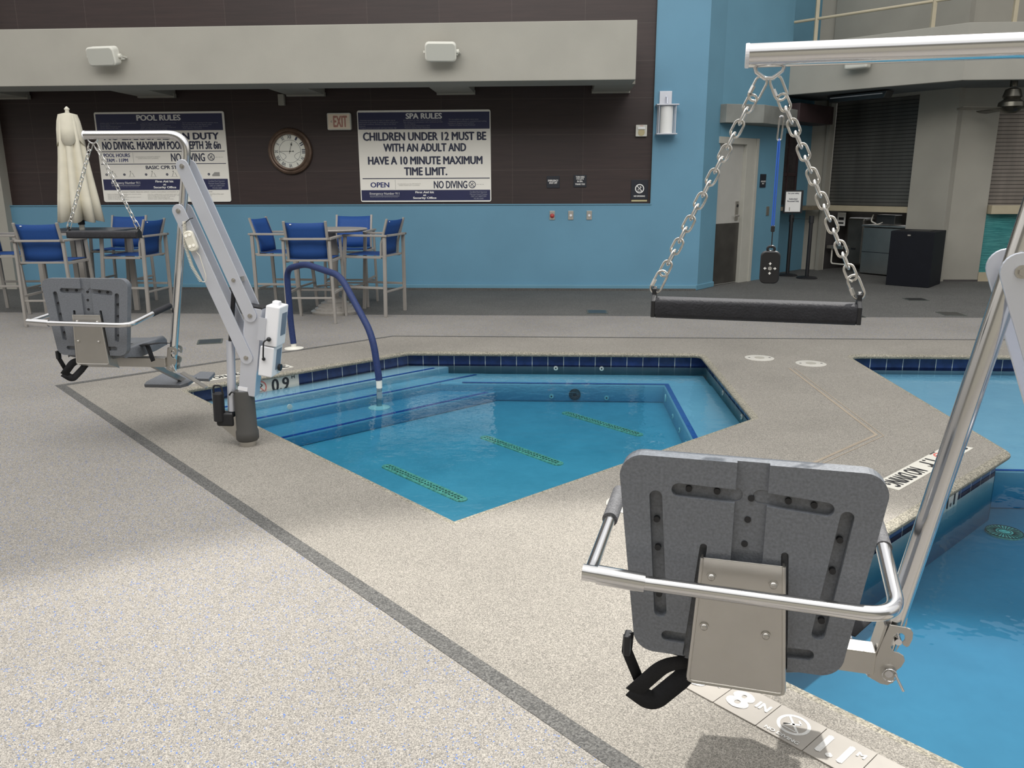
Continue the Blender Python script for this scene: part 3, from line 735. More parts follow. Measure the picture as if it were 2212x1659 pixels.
    for x, z in ((-.568,-.630), (-.443,-.632), (-.577,-.748), (-.450,-.750)):
        mb = MB(); mb.cyl(q(x, yp-.002, z), q(x, yp-.006, z), .010, seg=18); mb.sph(q(x, yp-.006, z), .008, (1,.6,1), 12); mb.build('plate_bolt', M['steel_dull'], o, smooth=True)
    # seat pan
    pan = MB(); PROFS = [(-.245,-.838,.030), (-.215,-.82,.045), (-.12,-.808,.075), (.04,-.808,.066), (.15,-.808,.055), (.18,-.83,.035)]
    xs = [-.735,-.725,-.64,-.51,-.38,-.292,-.282]
    for i in range(len(PROFS)-1): pass
    grid = []
    for yy, zt, th in PROFS:
        row = [];
        for k, x in enumerate(xs):
            e = abs(x+.5085)/.2265; lift_ = .018*e**3 if 0 < k < len(xs)-1 else .004
            tp_ = .80+.20*min(1, max(0, (yy+.245)/.20)); row.append((-.5085+(x+.5085)*tp_, yy, zt+lift_, th))
        grid.append(row)
    T = [[pan.bm.verts.new(q(x, y, z)) for x, y, z, t in row] for row in grid]; B = [[pan.bm.verts.new(q(x, y, z-t)) for x, y, z, t in row] for row in grid]
    ni, nj = len(T), len(xs)
    for i in range(ni-1):
        for j in range(nj-1):
            pan.bm.faces.new((T[i][j], T[i][j+1], T[i+1][j+1], T[i+1][j])); pan.bm.faces.new((B[i][j], B[i+1][j], B[i+1][j+1], B[i][j+1]))
    for i in range(ni-1):
        pan.bm.faces.new((T[i][0], T[i+1][0], B[i+1][0], B[i][0])); pan.bm.faces.new((T[i][-1], B[i][-1], B[i+1][-1], T[i+1][-1]))
    for j in range(nj-1):
        pan.bm.faces.new((T[0][j], B[0][j], B[0][j+1], T[0][j+1])); pan.bm.faces.new((T[-1][j], T[-1][j+1], B[-1][j+1], B[-1][j]))
    pan.build('seat_pan', M['seat'], r, bevel=.010, smooth=True, seg=3)
    # armrest loop behind the back
    ya, za = -.357, -.634
    MB().tube(fillet([q(-.715,ya,za+.004), q(-.212,ya,za-.004), q(-.205,-.06,za+.03)], [.075], 12), .0155, 18).build('armrest_bar', M['steel'], r, smooth=True)
    MB().tube([q(-.800,ya,za+.010), q(-.700,ya,za+.004)], .0205, 20).tube([q(-.831,ya,za+.012), q(-.798,ya,za+.010)], .0175, 20).build('armrest_hinge', M['steel'], r, smooth=True)
    MB().tube([q(-.815,ya+.005,za+.014), q(-.812,-.10,za+.030)], .0135, 18).build('armrest_bar', M['steel'], r, smooth=True)
    MB().tube([q(-.812,-.11,za+.030), q(-.810,.045,za+.042)], .0185, 18).build('grip', M['grip'], r, smooth=True)
    MB().tube([q(-.205,-.10,za+.025), q(-.205,.11,za+.042)], .0180, 18).build('grip', M['black_rough'] if not near else M['grip'], r, smooth=True)
    # side arm and hook bracket
    MB().bar(q(-.60,-.028,-.924), q(-.185,-.028,-.924), .052, .060).build('support_arm', M['steel_dull'], r, bevel=.004)
    for yy in (-.034, .034):
        poly = [(-.161,-.827), (-.126,-.829), (-.115,-.832), (-.109,-.841), (-.109,-.857), (-.114,-.875), (-.119,-.879), (-.127,-.875), (-.130,-.869), (-.125,-.861), (-.126,-.850), (-.133,-.845), (-.144,-.847), (-.149,-.855), (-.153,-.884), (-.147,-.895), (-.134,-.897), (-.123,-.903), (-.119,-.915), (-.125,-.932), (-.134,-.943), (-.138,-.976), (-.150,-.985), (-.166,-.984), (-.193,-.970), (-.182,-.911)]
        MB().prism([(u+PX*0, v) for u, v in poly], q(0, yy, 0), (1,0,0), (0,0,1), .005).build('hook_plate', M['steel_dull'], r, bevel=.001)
    MB().bar(q(-.168,0,-.832), q(-.192,0,-.972), .068, .006, (1,0,0)).build('hook_spine', M['steel_dull'], r)
    MB().cyl(q(-.139,-.042,-.866), q(-.139,.042,-.866), .008, seg=16).cyl(q(-.152,-.046,-.950), q(-.152,.046,-.950), .009, seg=16).build('hook_pin', M['steel'], r, smooth=True)
    MB().tube([q(-.150+.016*cos(t), -.047, -.952+.016*sin(t)) for t in [2*pi*k/18 for k in range(18)]], .0012, 6, closed=True).tube([q(-.140,-.048,-.945), q(-.118,-.052,-.985)], .003, 8).build('split_pin', M['steel'], r, smooth=True)
    # seat belt
    def strapmesh(pts, nm, W, mt=M['webbing']):
        P = [V3(p) for p in pts]; mb = MB(); L = []
        for i_, p in enumerate(P):
            if isinstance(W, float):
                t_ = P[min(i_+1, len(P)-1)]-P[max(i_-1, 0)]; w_ = Vector((-t_.z, .35*t_.length, t_.x)).normalized()*W
            else: w_ = W
            L.append((mb.bm.verts.new(p+w_/2), mb.bm.verts.new(p-w_/2)))
        for (a, b), (c, d) in zip(L, L[1:]): mb.bm.faces.new((a, b, d, c))
        o = mb.build(nm, mt, r, smooth=True); sd = o.modifiers.new('s', 'SOLIDIFY'); sd.thickness = .003; sd.offset = 0; return o
    cl = fillet([q(-.57,-.23,-.865), q(-.66,-.245,-.885), q(-.728,-.25,-.965)], [.08], 8)
    cl2 = fillet([q(-.730,-.25,-.955), q(-.685,-.235,-.995), q(-.625,-.22,-.935), q(-.585,-.21,-.885)], [.03,.05], 8)
    strapmesh(cl2, 'belt_strap', .044)
    strapmesh(cl, 'belt_strap', .042)
    strapmesh([q(-.742,-.25,-.815), q(-.745,-.25,-.86), q(-.715,-.24,-.94)], 'belt_tail', Vector((.022,.01,.004)))
    MB().box(q(-.744,-.25,-.84), (.016,.035,.05)).build('belt_buckle', M['black'], r, bevel=.004)
    if not near: strapmesh(fillet([q(-.235,-.10,-.905), q(-.25,-.10,-.845), q(-.262,-.10,-.80), q(-.40,-.08,-.805)], .02, 6), 'belt_strap', Vector((0,.045,0)))
    strapmesh([q(-.27,-.16,-.795), q(-.21,-.05,-.80), q(-.18,.0,-.81)], 'belt_tail', Vector((.03,-.015,0)))
    # footrest
    for a_, b_ in (((-.49,.30), (-.27,.44)), ((-.29,.43), (-.16,.57))):
        c = ((a_[0]+b_[0])/2, (a_[1]+b_[1])/2)
        big = a_[0] < -.3
        poly = [(-.16,-.05), (-.12,.10), (.02,.12), (.15,.05), (.14,-.06), (.10,-.10), (-.15,-.10)] if big else [(-.07,-.06), (.07,-.06), (.06,.06), (-.05,.07)]
        MB().prism(poly, q(c[0], c[1], -1.145), (1,0,0), (0,.98,.15), .026).build('footrest_pad', M['seat'], r, bevel=.006, seg=3)
    MB().bar(q(-.27,.30,-1.07), q(-.11,.30,-1.17), .045, .006).build('footrest_strut', M['steel_dull'], r)
    MB().bar(q(-.36,.02,-.93), q(-.30,.38,-1.15), .03, .03).build('footrest_tube', M['steel_dull'], r)
    return r
PIV = ((-2.2486,4.8495,1.4633,-2.0696), (.9465,1.7513,1.4364,-12.163))
def lift_loc(k):
    x, y, z, t = PIV[k]; t = radians(t); return (x+PX*cos(t), y+PX*sin(t), z-PZ), t
for k in (0, 1):
    r = make_lift(bool(k)); loc, t = lift_loc(k); r.location = loc; r.rotation_euler = (0,0,t)
# hanging trapeze bars
def link_pts(c, ax, side, L, W, n=8):
    """stadium loop centred c, long axis ax, flat direction side"""
    out = []
    for sg in (1, -1):
        for k in range(n+1):
            t = -pi/2+pi*k/n
            out.append(c+ax*(sg*(L/2-W/2)+sg*cos(t)*W/2)+side*(sg*sin(t)*W/2))
    return out
def chain(mb, a, b, pitch, Lk, Wk, wr, n0=0):
    a, b = V3(a), V3(b); d = b-a; n = max(2, round(d.length/pitch)); ax = d.normalized()
    s0 = Vector((0,1,0)).cross(ax).normalized(); s1 = ax.cross(s0).normalized(); tw = radians(12)
    for i in range(n):
        c = a+d*((i+.5)/n); s_ = s0 if (i+n0) % 2 == 0 else s1
        s_ = (Matrix.Rotation(tw, 3, ax) @ s_)
        mb.tube(link_pts(c, ax, s_, Lk, Wk), wr, 8, closed=True)
def make_trapeze(k, zb):
    lab = ('black padded bar hanging on two chains from the nearest lift boom', 'black bar hanging on chains from the lift boom beside spa')[1-k]
    r = empty('hanging_grab_bar', (0,0,0), 0, lab, 'grab bar', 'grab bars hanging from lift booms')
    loc, t = lift_loc(k); r.location = loc; r.rotation_euler = (0,0,t)
    xl, xr = -.737, -.292
    MB().prism(rrect(.056, .046, .012, 5), q((xl+xr)/2, 0, zb-.017), (0,1,0), (0,0,1), xr-xl-.008).build('bar_padding', M['black_rough'], r, bevel=.003, smooth=True)
    for x in (xl, xr):
        MB().prism([(-.028,-.038), (.028,-.038), (.026,.0), (.010,.012), (.009,.026), (0,.032), (-.009,.026), (-.010,.012), (-.026,.0)], q(x,0,zb), (0,1,0), (0,0,1), .010).build('end_bracket', M['black'], r, bevel=.002)
    top = Vector((-.514,0,.392))
    for j, x in enumerate((xl, xr)):
        bt = Vector((x,0,zb+.022)); tp = top+Vector((-.012 if j == 0 else .012,0,.0)); d = (bt-tp); L = d.length; ax = d.normalized()
        qa = tp+ax*.045; qb = bt-ax*.046
        mb = MB(); chain(mb, q(*(qa-ax*.004)), q(*(qb+ax*.004)), .0278, .0375, .0205, .0029); mb.build('chain', M['chain'], r, smooth=True)
        for p0, p1 in ((tp-ax*.004, qa+ax*.003), (qb-ax*.003, bt+ax*.006)):
            c = (p0+p1)/2; Lk = (p1-p0).length; s_ = Vector((0,1,0)).cross(ax).normalized()
            mq = MB(); mq.tube([q(*v) for v in link_pts(c, ax, s_, Lk, .024)], .0029, 10, closed=True)
            e = c+s_*.0105*(1 if j else 1)+ax*Lk*.12; mq.cyl(q(*(e-ax*.008)), q(*(e+ax*.008)), .0052, seg=6)
            mq.build('quick_link', M['chain'], r, smooth=True)
    return r
make_trapeze(0, -.125); make_trapeze(1, -.088)
# black remote on the near lift
loc, t = lift_loc(1)
r = empty('hanging_remote', loc, t, 'black remote control hanging on a blue lanyard from chain', 'remote control')
MB().prism(rrect(.042, .072, .012, 6, 0, 0), q(-.4845,-.01,-.006), (1,0,0), (0,0,1), .016).build('handset', M['black'], r, bevel=.003, smooth=True)
MB().tube([q(-.4845+.0075*cos(a), -.01, .034+.006*sin(a)) for a in [2*pi*k/16 for k in range(16)]], .003, 8, closed=True).build('loop', M['black'], r, smooth=True)
MB().cyl(q(-.4845,-.018,-.008), q(-.4845,-.0195,-.008), .0042, seg=16).build('centre_button', M['ink_grey'], r)
ar = MB()
for a in range(4):
    d = Vector((cos(a*pi/2), sin(a*pi/2))); n = Vector((-d.y, d.x)); c = Vector((-.4845,-.008))+d*.0105
    pts = [c+d*.0035, c+n*.0035-d*.0005, c+n*.0012-d*.0005, c+n*.0012-d*.003, c-n*.0012-d*.003, c-n*.0012-d*.0005, c-n*.0035-d*.0005]
    ar.bm.faces.new([ar.bm.verts.new(q(p.x, -.0192, p.y)) for p in pts])
ar.build('arrow_marks', M['ink_white'], r)
MB().tube([q(-.484,-.01,.036), q(-.484,-.01,.085)], .0012, 6).build('cord', M['black'], r)
MB().box(q(-.484,-.01,.078), (.0085,.006,.014)).build('ferrule', M['black'], r, bevel=.002)
ln = MB()
ln.tube([q(-.4865,-.01,.084), q(-.4860,-.008,.19), q(-.4855,-.006,.260), q(-.4838,-.004,.269), q(-.4822,-.006,.260), q(-.4820,-.008,.19), q(-.4825,-.01,.084)], .0016, 8)
ln.build('lanyard', M['lanyard'], r, smooth=True)
hk = link_pts(Vector((-.4830,-.004,.290)), Vector((.05,0,1)).normalized(), Vector((1,0,-.05)).normalized(), .050, .0085)
MB().tube([q(*v) for v in hk], .0018, 8, closed=True).build('snap_hook', M['steel'], r, smooth=True)
# white remote with coiled cord on the far lift
loc, t = lift_loc(0)
r = empty('lift_remote', loc, t, 'cream hand control with coiled cord clipped to lift arm', 'remote control')
ax_ = Vector((.30,0,-1)).normalized(); sd_ = Vector((1,0,.30)).normalized()
MB().prism(rrect(.060, .125, .024, 8), q(.072,-.078,-.175), sd_, -ax_, .026).build('handset', M['cream_plastic'], r, bevel=.006, smooth=True)
for dz in (.036, -.028):
    for dx in (-.012, .012):
        c = Vector((.072,0,-.175))-ax_*dz+sd_*dx; MB().cyl(q(c.x,-.091,c.z), q(c.x,-.0935,c.z), .009, seg=16).build('button', M['sign_white'], r)
c = Vector((.072,0,-.175)); text('lettering', 'LIFT-OPERATOR'[:4], M['ink_blue'], r, q(c.x,-.092,c.z), sd_, -ax_, w=.035, h=.010, th=.0005) if False else None
pts = []; base = [Vector((.035,-.066,-.06)), Vector((.03,-.07,-.20)), Vector((.06,-.07,-.33)), Vector((.105,-.07,-.415))]
cp = fillet(base, .1, 20)
cs = [0]
for a, b in zip(cp, cp[1:]): cs.append(cs[-1]+(b-a).length)
Ltot = cs[-1]; N = 620; turns = 42
for i in range(N+1):
    s_ = Ltot*i/N; j = max(k for k in range(len(cs)) if cs[k] <= s_+1e-9); j = min(j, len(cp)-2); u = (s_-cs[j])/(cs[j+1]-cs[j]); c = cp[j].lerp(cp[j+1], u)
    d = (cp[j+1]-cp[j]).normalized(); n1 = d.cross(Vector((0,1,0))).normalized(); n2 = Vector((0,1,0)); a = 2*pi*turns*i/N
    pts.append(q(*(c+n1*cos(a)*.009+n2*sin(a)*.009)))
MB().tube(pts, .0022, 6).tube(fillet([q(.105,-.07,-.415), q(.135,-.07,-.42), q(.14,-.07,-.38), q(.115,-.075,-.26), q(.095,-.078,-.235)], .02, 8), .0025, 8).build('coiled_cord', M['cream_plastic'], r, smooth=True)
MB().tube([q(.015,-.058,-.085), q(.075,-.07,-.045), q(.09,-.06,-.04)], .003, 8).build('clip', M['black'], r, smooth=True)

# ---------------------------------------------------------------- buildings
def wallseg(mb, a, b, z0, z1, th=.12):
    """vertical slab whose visible face runs a->b; thickness goes to the left of a->b"""
    a, b = Vector((*a, 0)), Vector((*b, 0)); d = (b-a).normalized(); n = Vector((-d.y, d.x, 0)); L = (b-a).length
    return mb.prism([(0,z0), (L,z0), (L,z1), (0,z1)], a+n*th/2, d, (0,0,1), th)
struct('wall_back', wallseg(MB(), (-8.9,12.72), (1.40,12.72), 1.31, 6.2), M['brown'])
mb = MB(); wallseg(mb, (-8.9,12.66), (2.15,12.66), 0, 1.31, .16); wallseg(mb, (1.40,12.66), (2.15,12.66), 1.31, 6.2, .16)
mb.box((1.35,12.685,0), (.001,.001,.001)); 
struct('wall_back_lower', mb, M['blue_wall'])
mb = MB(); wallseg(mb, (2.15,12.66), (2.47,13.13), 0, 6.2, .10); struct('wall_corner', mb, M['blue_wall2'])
mb = MB(); wallseg(mb, (-8.7,12.615), (2.13,12.615), .0, .085, .05); wallseg(mb, (2.13,12.615), (2.49,13.11), .0, .085, .05)
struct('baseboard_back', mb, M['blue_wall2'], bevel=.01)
mb = MB(); wallseg(mb, (-8.7,12.58), (2.12,12.58), .0, .03, .05); struct('baseboard_shade_line', mb, M['strip'])  # dark strip along the curb foot, drawn in for its shadow line
mb = MB(); wallseg(mb, (1.385,12.655), (1.40,12.655), 1.295, 6.2, .02); mb.box((-3.65,12.655,1.30), (10.1,.02,.012)); struct('trim_8', mb, M['blue_wall2'])
mb = MB(); wallseg(mb, (-14,12.53), (-8.66,12.53), .0, 6.2, .4); struct('wall_left', mb, M['stucco'])
# unseen wall added behind the camera to keep low sky light off near things
mb = MB(); mb.box((-1,-5.2,3.2), (26,.4,6.4)); struct('wall_sky_block', mb, M['stucco_grey'])
# beam with corbels
mb = MB(); mb.box(((-14+.98)/2, 11.505, (2.912+3.63)/2), (14.98, .61, .718)); mb.box(((-14+.98)/2, 12.25, 3.5), (14.98, .9, .2))  # second box is an added unseen slab that shades the wall under the beam
b_ = struct('wall_beam', mb, M['stucco'], bevel=.008)
cb_ = MB()
for x0_, x1_ in ((-8.66,-8.11), (-6.37,-5.82), (-4.08,-3.52), (-1.81,-1.26), (.48,1.02)):
    cb_.box(((x0_+x1_)/2, 12.2, 3.16), (x1_-x0_, 1.0, .49)); cb_.box(((x0_+x1_)/2, 12.66, 2.925), (x1_-x0_+.02, .08, .06))
struct('trim_9', cb_, M['stucco_grey'])

# ---- things on the back wall (y = 12.7 plane)
YW = 12.66; YP = 12.72
def board(name, x0_, x1_, z0_, z1_, th=.02, m=M['sign_white'], label='', cat='sign', y=YP, rr=.02, group=None):
    r = empty(name, ((x0_+x1_)/2, y, (z0_+z1_)/2), 0, label, cat, group)
    MB().prism(rrect(x1_-x0_, z1_-z0_, rr), (0,-th/2,0), (1,0,0), (0,0,1), th).build('board', m, r, bevel=.002)
    return r
def panel(r, cx, cz, w_, h_, m, y, nm='panel'):
    return MB().quad((cx-w_/2, y, cz-h_/2), (cx+w_/2, y, cz-h_/2), (cx+w_/2, y, cz+h_/2), (cx-w_/2, y, cz+h_/2)).build(nm, m, r)
def T(r, s_, cx, cz, w_, h_, m=M['ink'], bold=.015, y=-.022, al='CENTER', line=1.0):
    return text('lettering', s_, m, r, (cx, y, cz), WX, WZ, w=w_, h=h_, bold=bold, align=al, th=.0, line=line)
# sign pixel frame: photo crop of 2212 px = 320 px; sign spans u 0..1, v 0..1 (top..bottom)
W_, H_ = 2.04, 1.345
def UV(u, v): return ((u-.5)*W_, (.5-v)*H_)
def TT(r, s_, u0, u1, v0, v1, m=M['ink'], bold=.015, line=1.0, al='CENTER'):
    x, z = UV((u0+u1)/2 if al == 'CENTER' else u0, (v0+v1)/2)
    return T(r, s_, x, z, (u1-u0)*W_, (v1-v0)*H_, m, bold, al=al, line=line)
def PP(r, u0, u1, v0, v1, m, y=-.0208):
    x, z = UV((u0+u1)/2, (v0+v1)/2); return panel(r, x, z, (u1-u0)*W_, (v1-v0)*H_, m, y)
def symbol(r, u, v, R):
    x, z = UV(u, v); nodive(r, (x, -.022, z), WX, WZ, R, M['ink'], M['ink'], .0)
def sign_foot(r, v0, v1, op='702-862-5600'):
    PP(r, .012, .988, v0, v1, M['sign_navy']); h = v1-v0
    TT(r, 'Emergency Number 911', .075, .30, v0+.22*h, v0+.50*h, M['ink_white'], 0)
    PP(r, .075, .30, v0+.55*h, v0+.57*h, M['ink_white'], -.0215)
    TT(r, 'Phone located on the wall of the spa location', .078, .29, v0+.63*h, v0+.75*h, M['ink_pale'], 0)
    TT(r, 'First Aid kit\nat\nSecurity Office', .405, .58, v0+.12*h, v0+.90*h, M['ink_white'], .03)
    TT(r, 'Certified Pool Operator\nMarriott Grand Chateau\nCERT # C1000TCEM\n702-862-5600', .835, .965, v0+.13*h, v0+.90*h, M['ink_pale'], .01)
r = board('pool_rules_sign', -7.14, -5.10, 1.355, 2.70, label='large white and navy POOL RULES board, partly behind the lift', rr=.03)
PP(r, .012, .985, .022, .205, M['sign_navy'])
TT(r, 'POOL RULES', .33, .665, .035, .095, M['ink_white'], .03)
TT(r, '- Children under 14 years of age must have adult supervision\n- No Solo Bathing\n- Shower before entering the water\n- Do not swallow or spit water', .035, .32, .115, .185, M['ink_pale'], 0, al='LEFT')
TT(r, '- Intentional hyperventilation or extended breath holding\nactivities are dangerous and prohibited\n- Pollution of the Aquatic Venues are prohibited\n- Diaper changing on the deck is prohibited. Check your\nchild\'s swim diapers/plastic pants regularly', .35, .63, .115, .195, M['ink_pale'], 0, al='LEFT')
TT(r, '- Don\'t swim before returning to the aquatic venue\n- Do not enter or use if the aquatic venue\nis closed, no alcohol or glass allowed\n- Pool Capacity 135 Persons', .67, .95, .115, .19, M['ink_pale'], 0, al='LEFT')
TT(r, 'NO LIFEGUARD ON DUTY', .06, .945, .232, .305, M['ink'], .030)
TT(r, 'NO DIVING. MAXIMUM POOL DEPTH 3ft 6in', .04, .955, .325, .41, M['ink'], .030)
PP(r, .012, .985, .430, .438, M['ink']); PP(r, .012, .985, .568, .576, M['ink'])
TT(r, 'POOL HOURS\n7AM - 11PM', .04, .245, .455, .55, M['ink_blue'], .02)
PP(r, .268, .270, .445, .56, M['ink_grey'])
TT(r, 'Unauthorized use of AQUATIC FACILITY\noutside of these hours is prohibited', .29, .48, .488, .52, M['ink_grey'], 0)
TT(r, 'NO DIVING', .565, .825, .458, .545, M['ink'], .02); symbol(r, .875, .50, .055)
TT(r, 'NAC 444.194', .905, .965, .497, .506, M['ink_grey'], 0)
TT(r, 'BASIC CPR STEPS', .36, .66, .592, .63, M['ink'], .02)
for k, u in enumerate((.045,.185,.355,.52,.685,.845)):
    x, z = UV(u, .69); MB().cyl((x,-.0195,z), (x,-.0215,z), .019, seg=16).build('step_number', M['ink'], r)
    T(r, str(k+1), x, z, .009, .018, M['ink_white'], 0, y=-.023)
    g = MB(); xa, za = UV(u+.055, .69)
    if k == 5: g.prism([(-.06,-.03), (.06,-.03), (.06,.03), (-.02,.03), (-.05,0), (-.06,-.005)], (xa,-.0205,za), (1,0,0), (0,0,1), .001).build('ambulance_drawing', M['ink_grey'], r)
    else:
        g.tube([(xa-.06,-.0205,za-.035), (xa+.06,-.0205,za-.035)], .0015, 5); g.tube([(xa-.03,-.0205,za-.03), (xa-.01,-.0205,za+.03), (xa+.02,-.0205,za+.02), (xa+.04,-.0205,za-.03)], .004, 6); g.sph((xa-.012,-.0205,za+.045), .011, (1,.1,1)); g.build('figure_drawing', M['ink_grey'], r)
    T(r, 'Step text line\ncheck person'[:0] or '- - - - -\n- - - -\n- - - -', UV(u+.105,.69)[0], UV(u,.69)[1], .05, .035, M['ink_grey'], 0) if k < 0 else None
sign_foot(r, .742, .865)
TT(r, 'Imminent Health Hazards (which require immediate correction or closure of the aquatic facility) Include', .14, .86, .88, .893, M['ink_grey'], .01)
TT(r, 'Failure to follow water quality and chemical safety\nFailure to provide supervision\nFailure to maintain structure\nFailure of circulation equipment and drain covers\nFailure to provide power\nFailure to keep fence and gates', .035, .30, .905, .975, M['ink_grey'], 0, al='LEFT')
TT(r, 'Use of an unapproved or contaminated water supply\nUnprotected overhead electrical wires near water\nFailure of lighting at the time of operation\nAbsence of all required lifeguards\nSuction outlet covers missing or broken', .35, .62, .905, .975, M['ink_grey'], 0, al='LEFT')
TT(r, 'Plumbing cross connections and back flow of the water\nAny other condition that endangers\npublic health or safety\nTotal absence of safety equipment', .68, .95, .905, .975, M['ink_grey'], 0, al='LEFT')
r = board('spa_rules_sign', -3.05, -1.03, 1.345, 2.69, label='large white and navy SPA RULES board on brown wall', rr=.03)
PP(r, .012, .988, .022, .205, M['sign_navy'])
TT(r, 'SPA RULES', .37, .635, .035, .093, M['ink_white'], .03)
TT(r, '- Extended exposure to hot water or vapors may be\ndetrimental to the health of elderly persons and persons\nwith heart conditions, diabetes, or high or low blood\npressure.\n- Pregnant women and people with heart disease, high', .02, .31, .10, .20, M['ink_pale'], 0, al='LEFT')
TT(r, 'blood pressure or other health problems should not use\nSpas without prior consultation with a healthcare provider.\n- No solo Bathing\n- Maximum water temperature is 104 F\n- Maximum capacity of spa is 8 persons.', .35, .645, .10, .20, M['ink_pale'], 0, al='LEFT')
TT(r, '- Do not swallow or spit aquatic venue water.\n- Intentional hyperventilation or extended breath holding\nactivities are dangerous and prohibited.\n- Pollution of Aquatic Venues Prohibited.', .68, .965, .095, .175, M['ink_pale'], 0, al='LEFT')
TT(r, 'CHILDREN UNDER 12 MUST BE', .045, .96, .238, .325, M['ink'], .030)
TT(r, 'WITH AN ADULT AND', .195, .81, .36, .445, M['ink'], .030)
TT(r, 'HAVE A 10 MINUTE MAXIMUM', .075, .93, .50, .585, M['ink'], .030)
TT(r, 'TIME LIMIT.', .345, .665, .62, .705, M['ink'], .030)
PP(r, .025, .985, .735, .745, M['ink'])
TT(r, 'OPEN', .085, .225, .782, .838, M['ink_blue'], .02); PP(r, .272, .274, .755, .86, M['ink_grey'])
TT(r, 'Unauthorized use of the SPA FACILITY\noutside of these hours is prohibited', .29, .465, .795, .825, M['ink_grey'], 0)
TT(r, 'NO DIVING', .565, .815, .77, .85, M['ink'], .02); symbol(r, .853, .81, .055)
TT(r, 'NAC 444.194', .885, .94, .805, .814, M['ink_grey'], 0)
sign_foot(r, .868, .985)
# exit sign
r = board('exit_sign', -3.50, -3.14, 2.41, 2.655, th=.06, m=M['speaker'], label='cream EXIT sign with faded red letters beside clock', rr=.02)
panel(r, -.0, 0, .33, .21, M['exit_face'], -.0615)
T(r, 'EXIT', .02, 0, .205, .155, M['exit_red'], .03, y=-.0625); T(r, '<', -.115, 0, .02, .035, M['ink_grey'], .02, y=-.0625)
# clock
r = empty('wall_clock', (-4.11,YP,2.105), 0, 'round bronze wall clock with roman numerals', 'clock')
MB().lathe([(.25,.0), (.335,.0), (.345,.02), (.335,.05), (.31,.062), (.295,.055), (.27,.075), (.25,.070), (.248,.03)], seg=56, axis='Y').build('bezel', M['bronze'], r, smooth=True)
MB().lathe([(.252,.02), (.252,.032), (.001,.032)], seg=48, axis='Y').build('dial', M['clock_face'], r)
for k, s_ in enumerate(('XII','I','II','III','IV','V','VI','VII','VIII','IX','X','XI')):
    a = pi/2-k*pi/6; X = Vector((sin(a), 0, -cos(a))); Y = Vector((cos(a), 0, sin(a)))
    text('numeral', s_, M['ink'], r, Vector((.212*cos(a), -.034, .212*sin(a))), X, Y, w=.018*len(s_)+.004, h=.052, bold=.01, th=.0)
mb = MB()
mb.tube([(.168*cos(2*pi*k/40), -.033, .168*sin(2*pi*k/40)) for k in range(40)], .0022, 5, closed=True)
for sx1 in (-1, 1): mb.tube([(sx1*(.165-.10*sin(pi*k/14)**.7), -.033, -.01-.13*k/14) for k in range(15)], .0022, 5)
mb.build('dial_rings', M['ink'], r)
mb = MB(); mb.bar((.045,-.038,.001), (-.165,-.038,.001), .006, .003); mb.bar((-.012,-.040,-.035), (.04,-.040,.14), .006, .003); mb.cyl((0,-.034,0), (0,-.042,0), .009); mb.sph((.028,-.04,.10), .011, (1,.2,1.6)); mb.sph((.05,-.038,.001), .009, (1,.2,1)); mb.build('hands', M['black'], r)
# small signs and controls
def small(name, x, z, w_, h_, lab, lines, m=M['black_sign'], cat='sign', y=YP, th=.012):
    r = board(name, x-w_/2, x+w_/2, z-h_/2, z+h_/2, th=th, m=m, label=lab, cat=cat, y=y, rr=.006)
    for s_, cz, ww, hh in lines: T(r, s_, 0, cz, ww, hh, M['ink_white'], .02, y=-th-.001)
    return r
small('shutoff_sign', -.085, 1.632, .195, .175, 'small black EMERGENCY SHUT OFF sign', [('EMERGENCY',.022,.155,.026), ('SHUT OFF',-.012,.12,.026)])
small('jets_sign', .322, 1.645, .195, .18, 'small black sign reading turn here for jets', [('TURN HERE',.06,.13,.024), ('FOR JETS',.028,.11,.024), ('IN SPA.',-.004,.085,.024), ('THANK YOU',-.046,.145,.024)])
r = small('no_smoking_sign', 1.222, 1.515, .255, .29, 'black NO SMOKING sign with white prohibition circle', [('NO SMOKING',-.095,.165,.022)])
nodive(r, (0,-.014,.015), WX, WZ, .068, M['ink_white'], M['ink_white'], 0)
MB().box((0,-.006,-.163), (.235,.012,.024)).build('gold_strip', M['gold'], r)
def plate(x, lab, red):
    r = board('button_plate' if red else 'switch_plate', x-.04, x+.04, 1.072, 1.205, th=.012, m=M['steel_dull'], label=lab, cat='switch', y=YW, rr=.006, group=None)
    if red: MB().sph((0,-.03,-.005), .034, (1,.7,1)).build('button', M['red_button'], r, smooth=True)
    else:
        MB().cyl((0,-.01,0), (0,-.028,0), .018, seg=18).build('knob', M['white_plastic'], r)
plate(-.095, 'steel plate with a round red emergency button', True); plate(.188, 'steel switch plate with white knob, next to red button', False); plate(.468, 'steel switch plate with white knob, farther right', False)
r = board('fire_strobe', 1.135, 1.30, 2.285, 2.45, th=.05, m=M['speaker'], label='cream fire alarm strobe at the right of the brown wall', cat='alarm', rr=.01)
MB().box((0,-.06,.035), (.11,.02,.035)).build('strobe_lens', M['lamp_shade'], r, bevel=.004); MB().cyl((0,-.05,-.025), (0,-.055,-.025), .05, seg=20).build('horn', M['gold'], r)
text('lettering', 'FIRE', M['ink_red'], r, (0,-.0515,.068), WX, WZ, w=.05, h=.014, th=0)
# security sensor under the beam
r = board('wall_sensor', -4.23, -4.14, 2.77, 2.93, th=.07, m=M['stucco_grey'], label='small grey box on brown wall above the clock', cat='sensor', rr=.008)
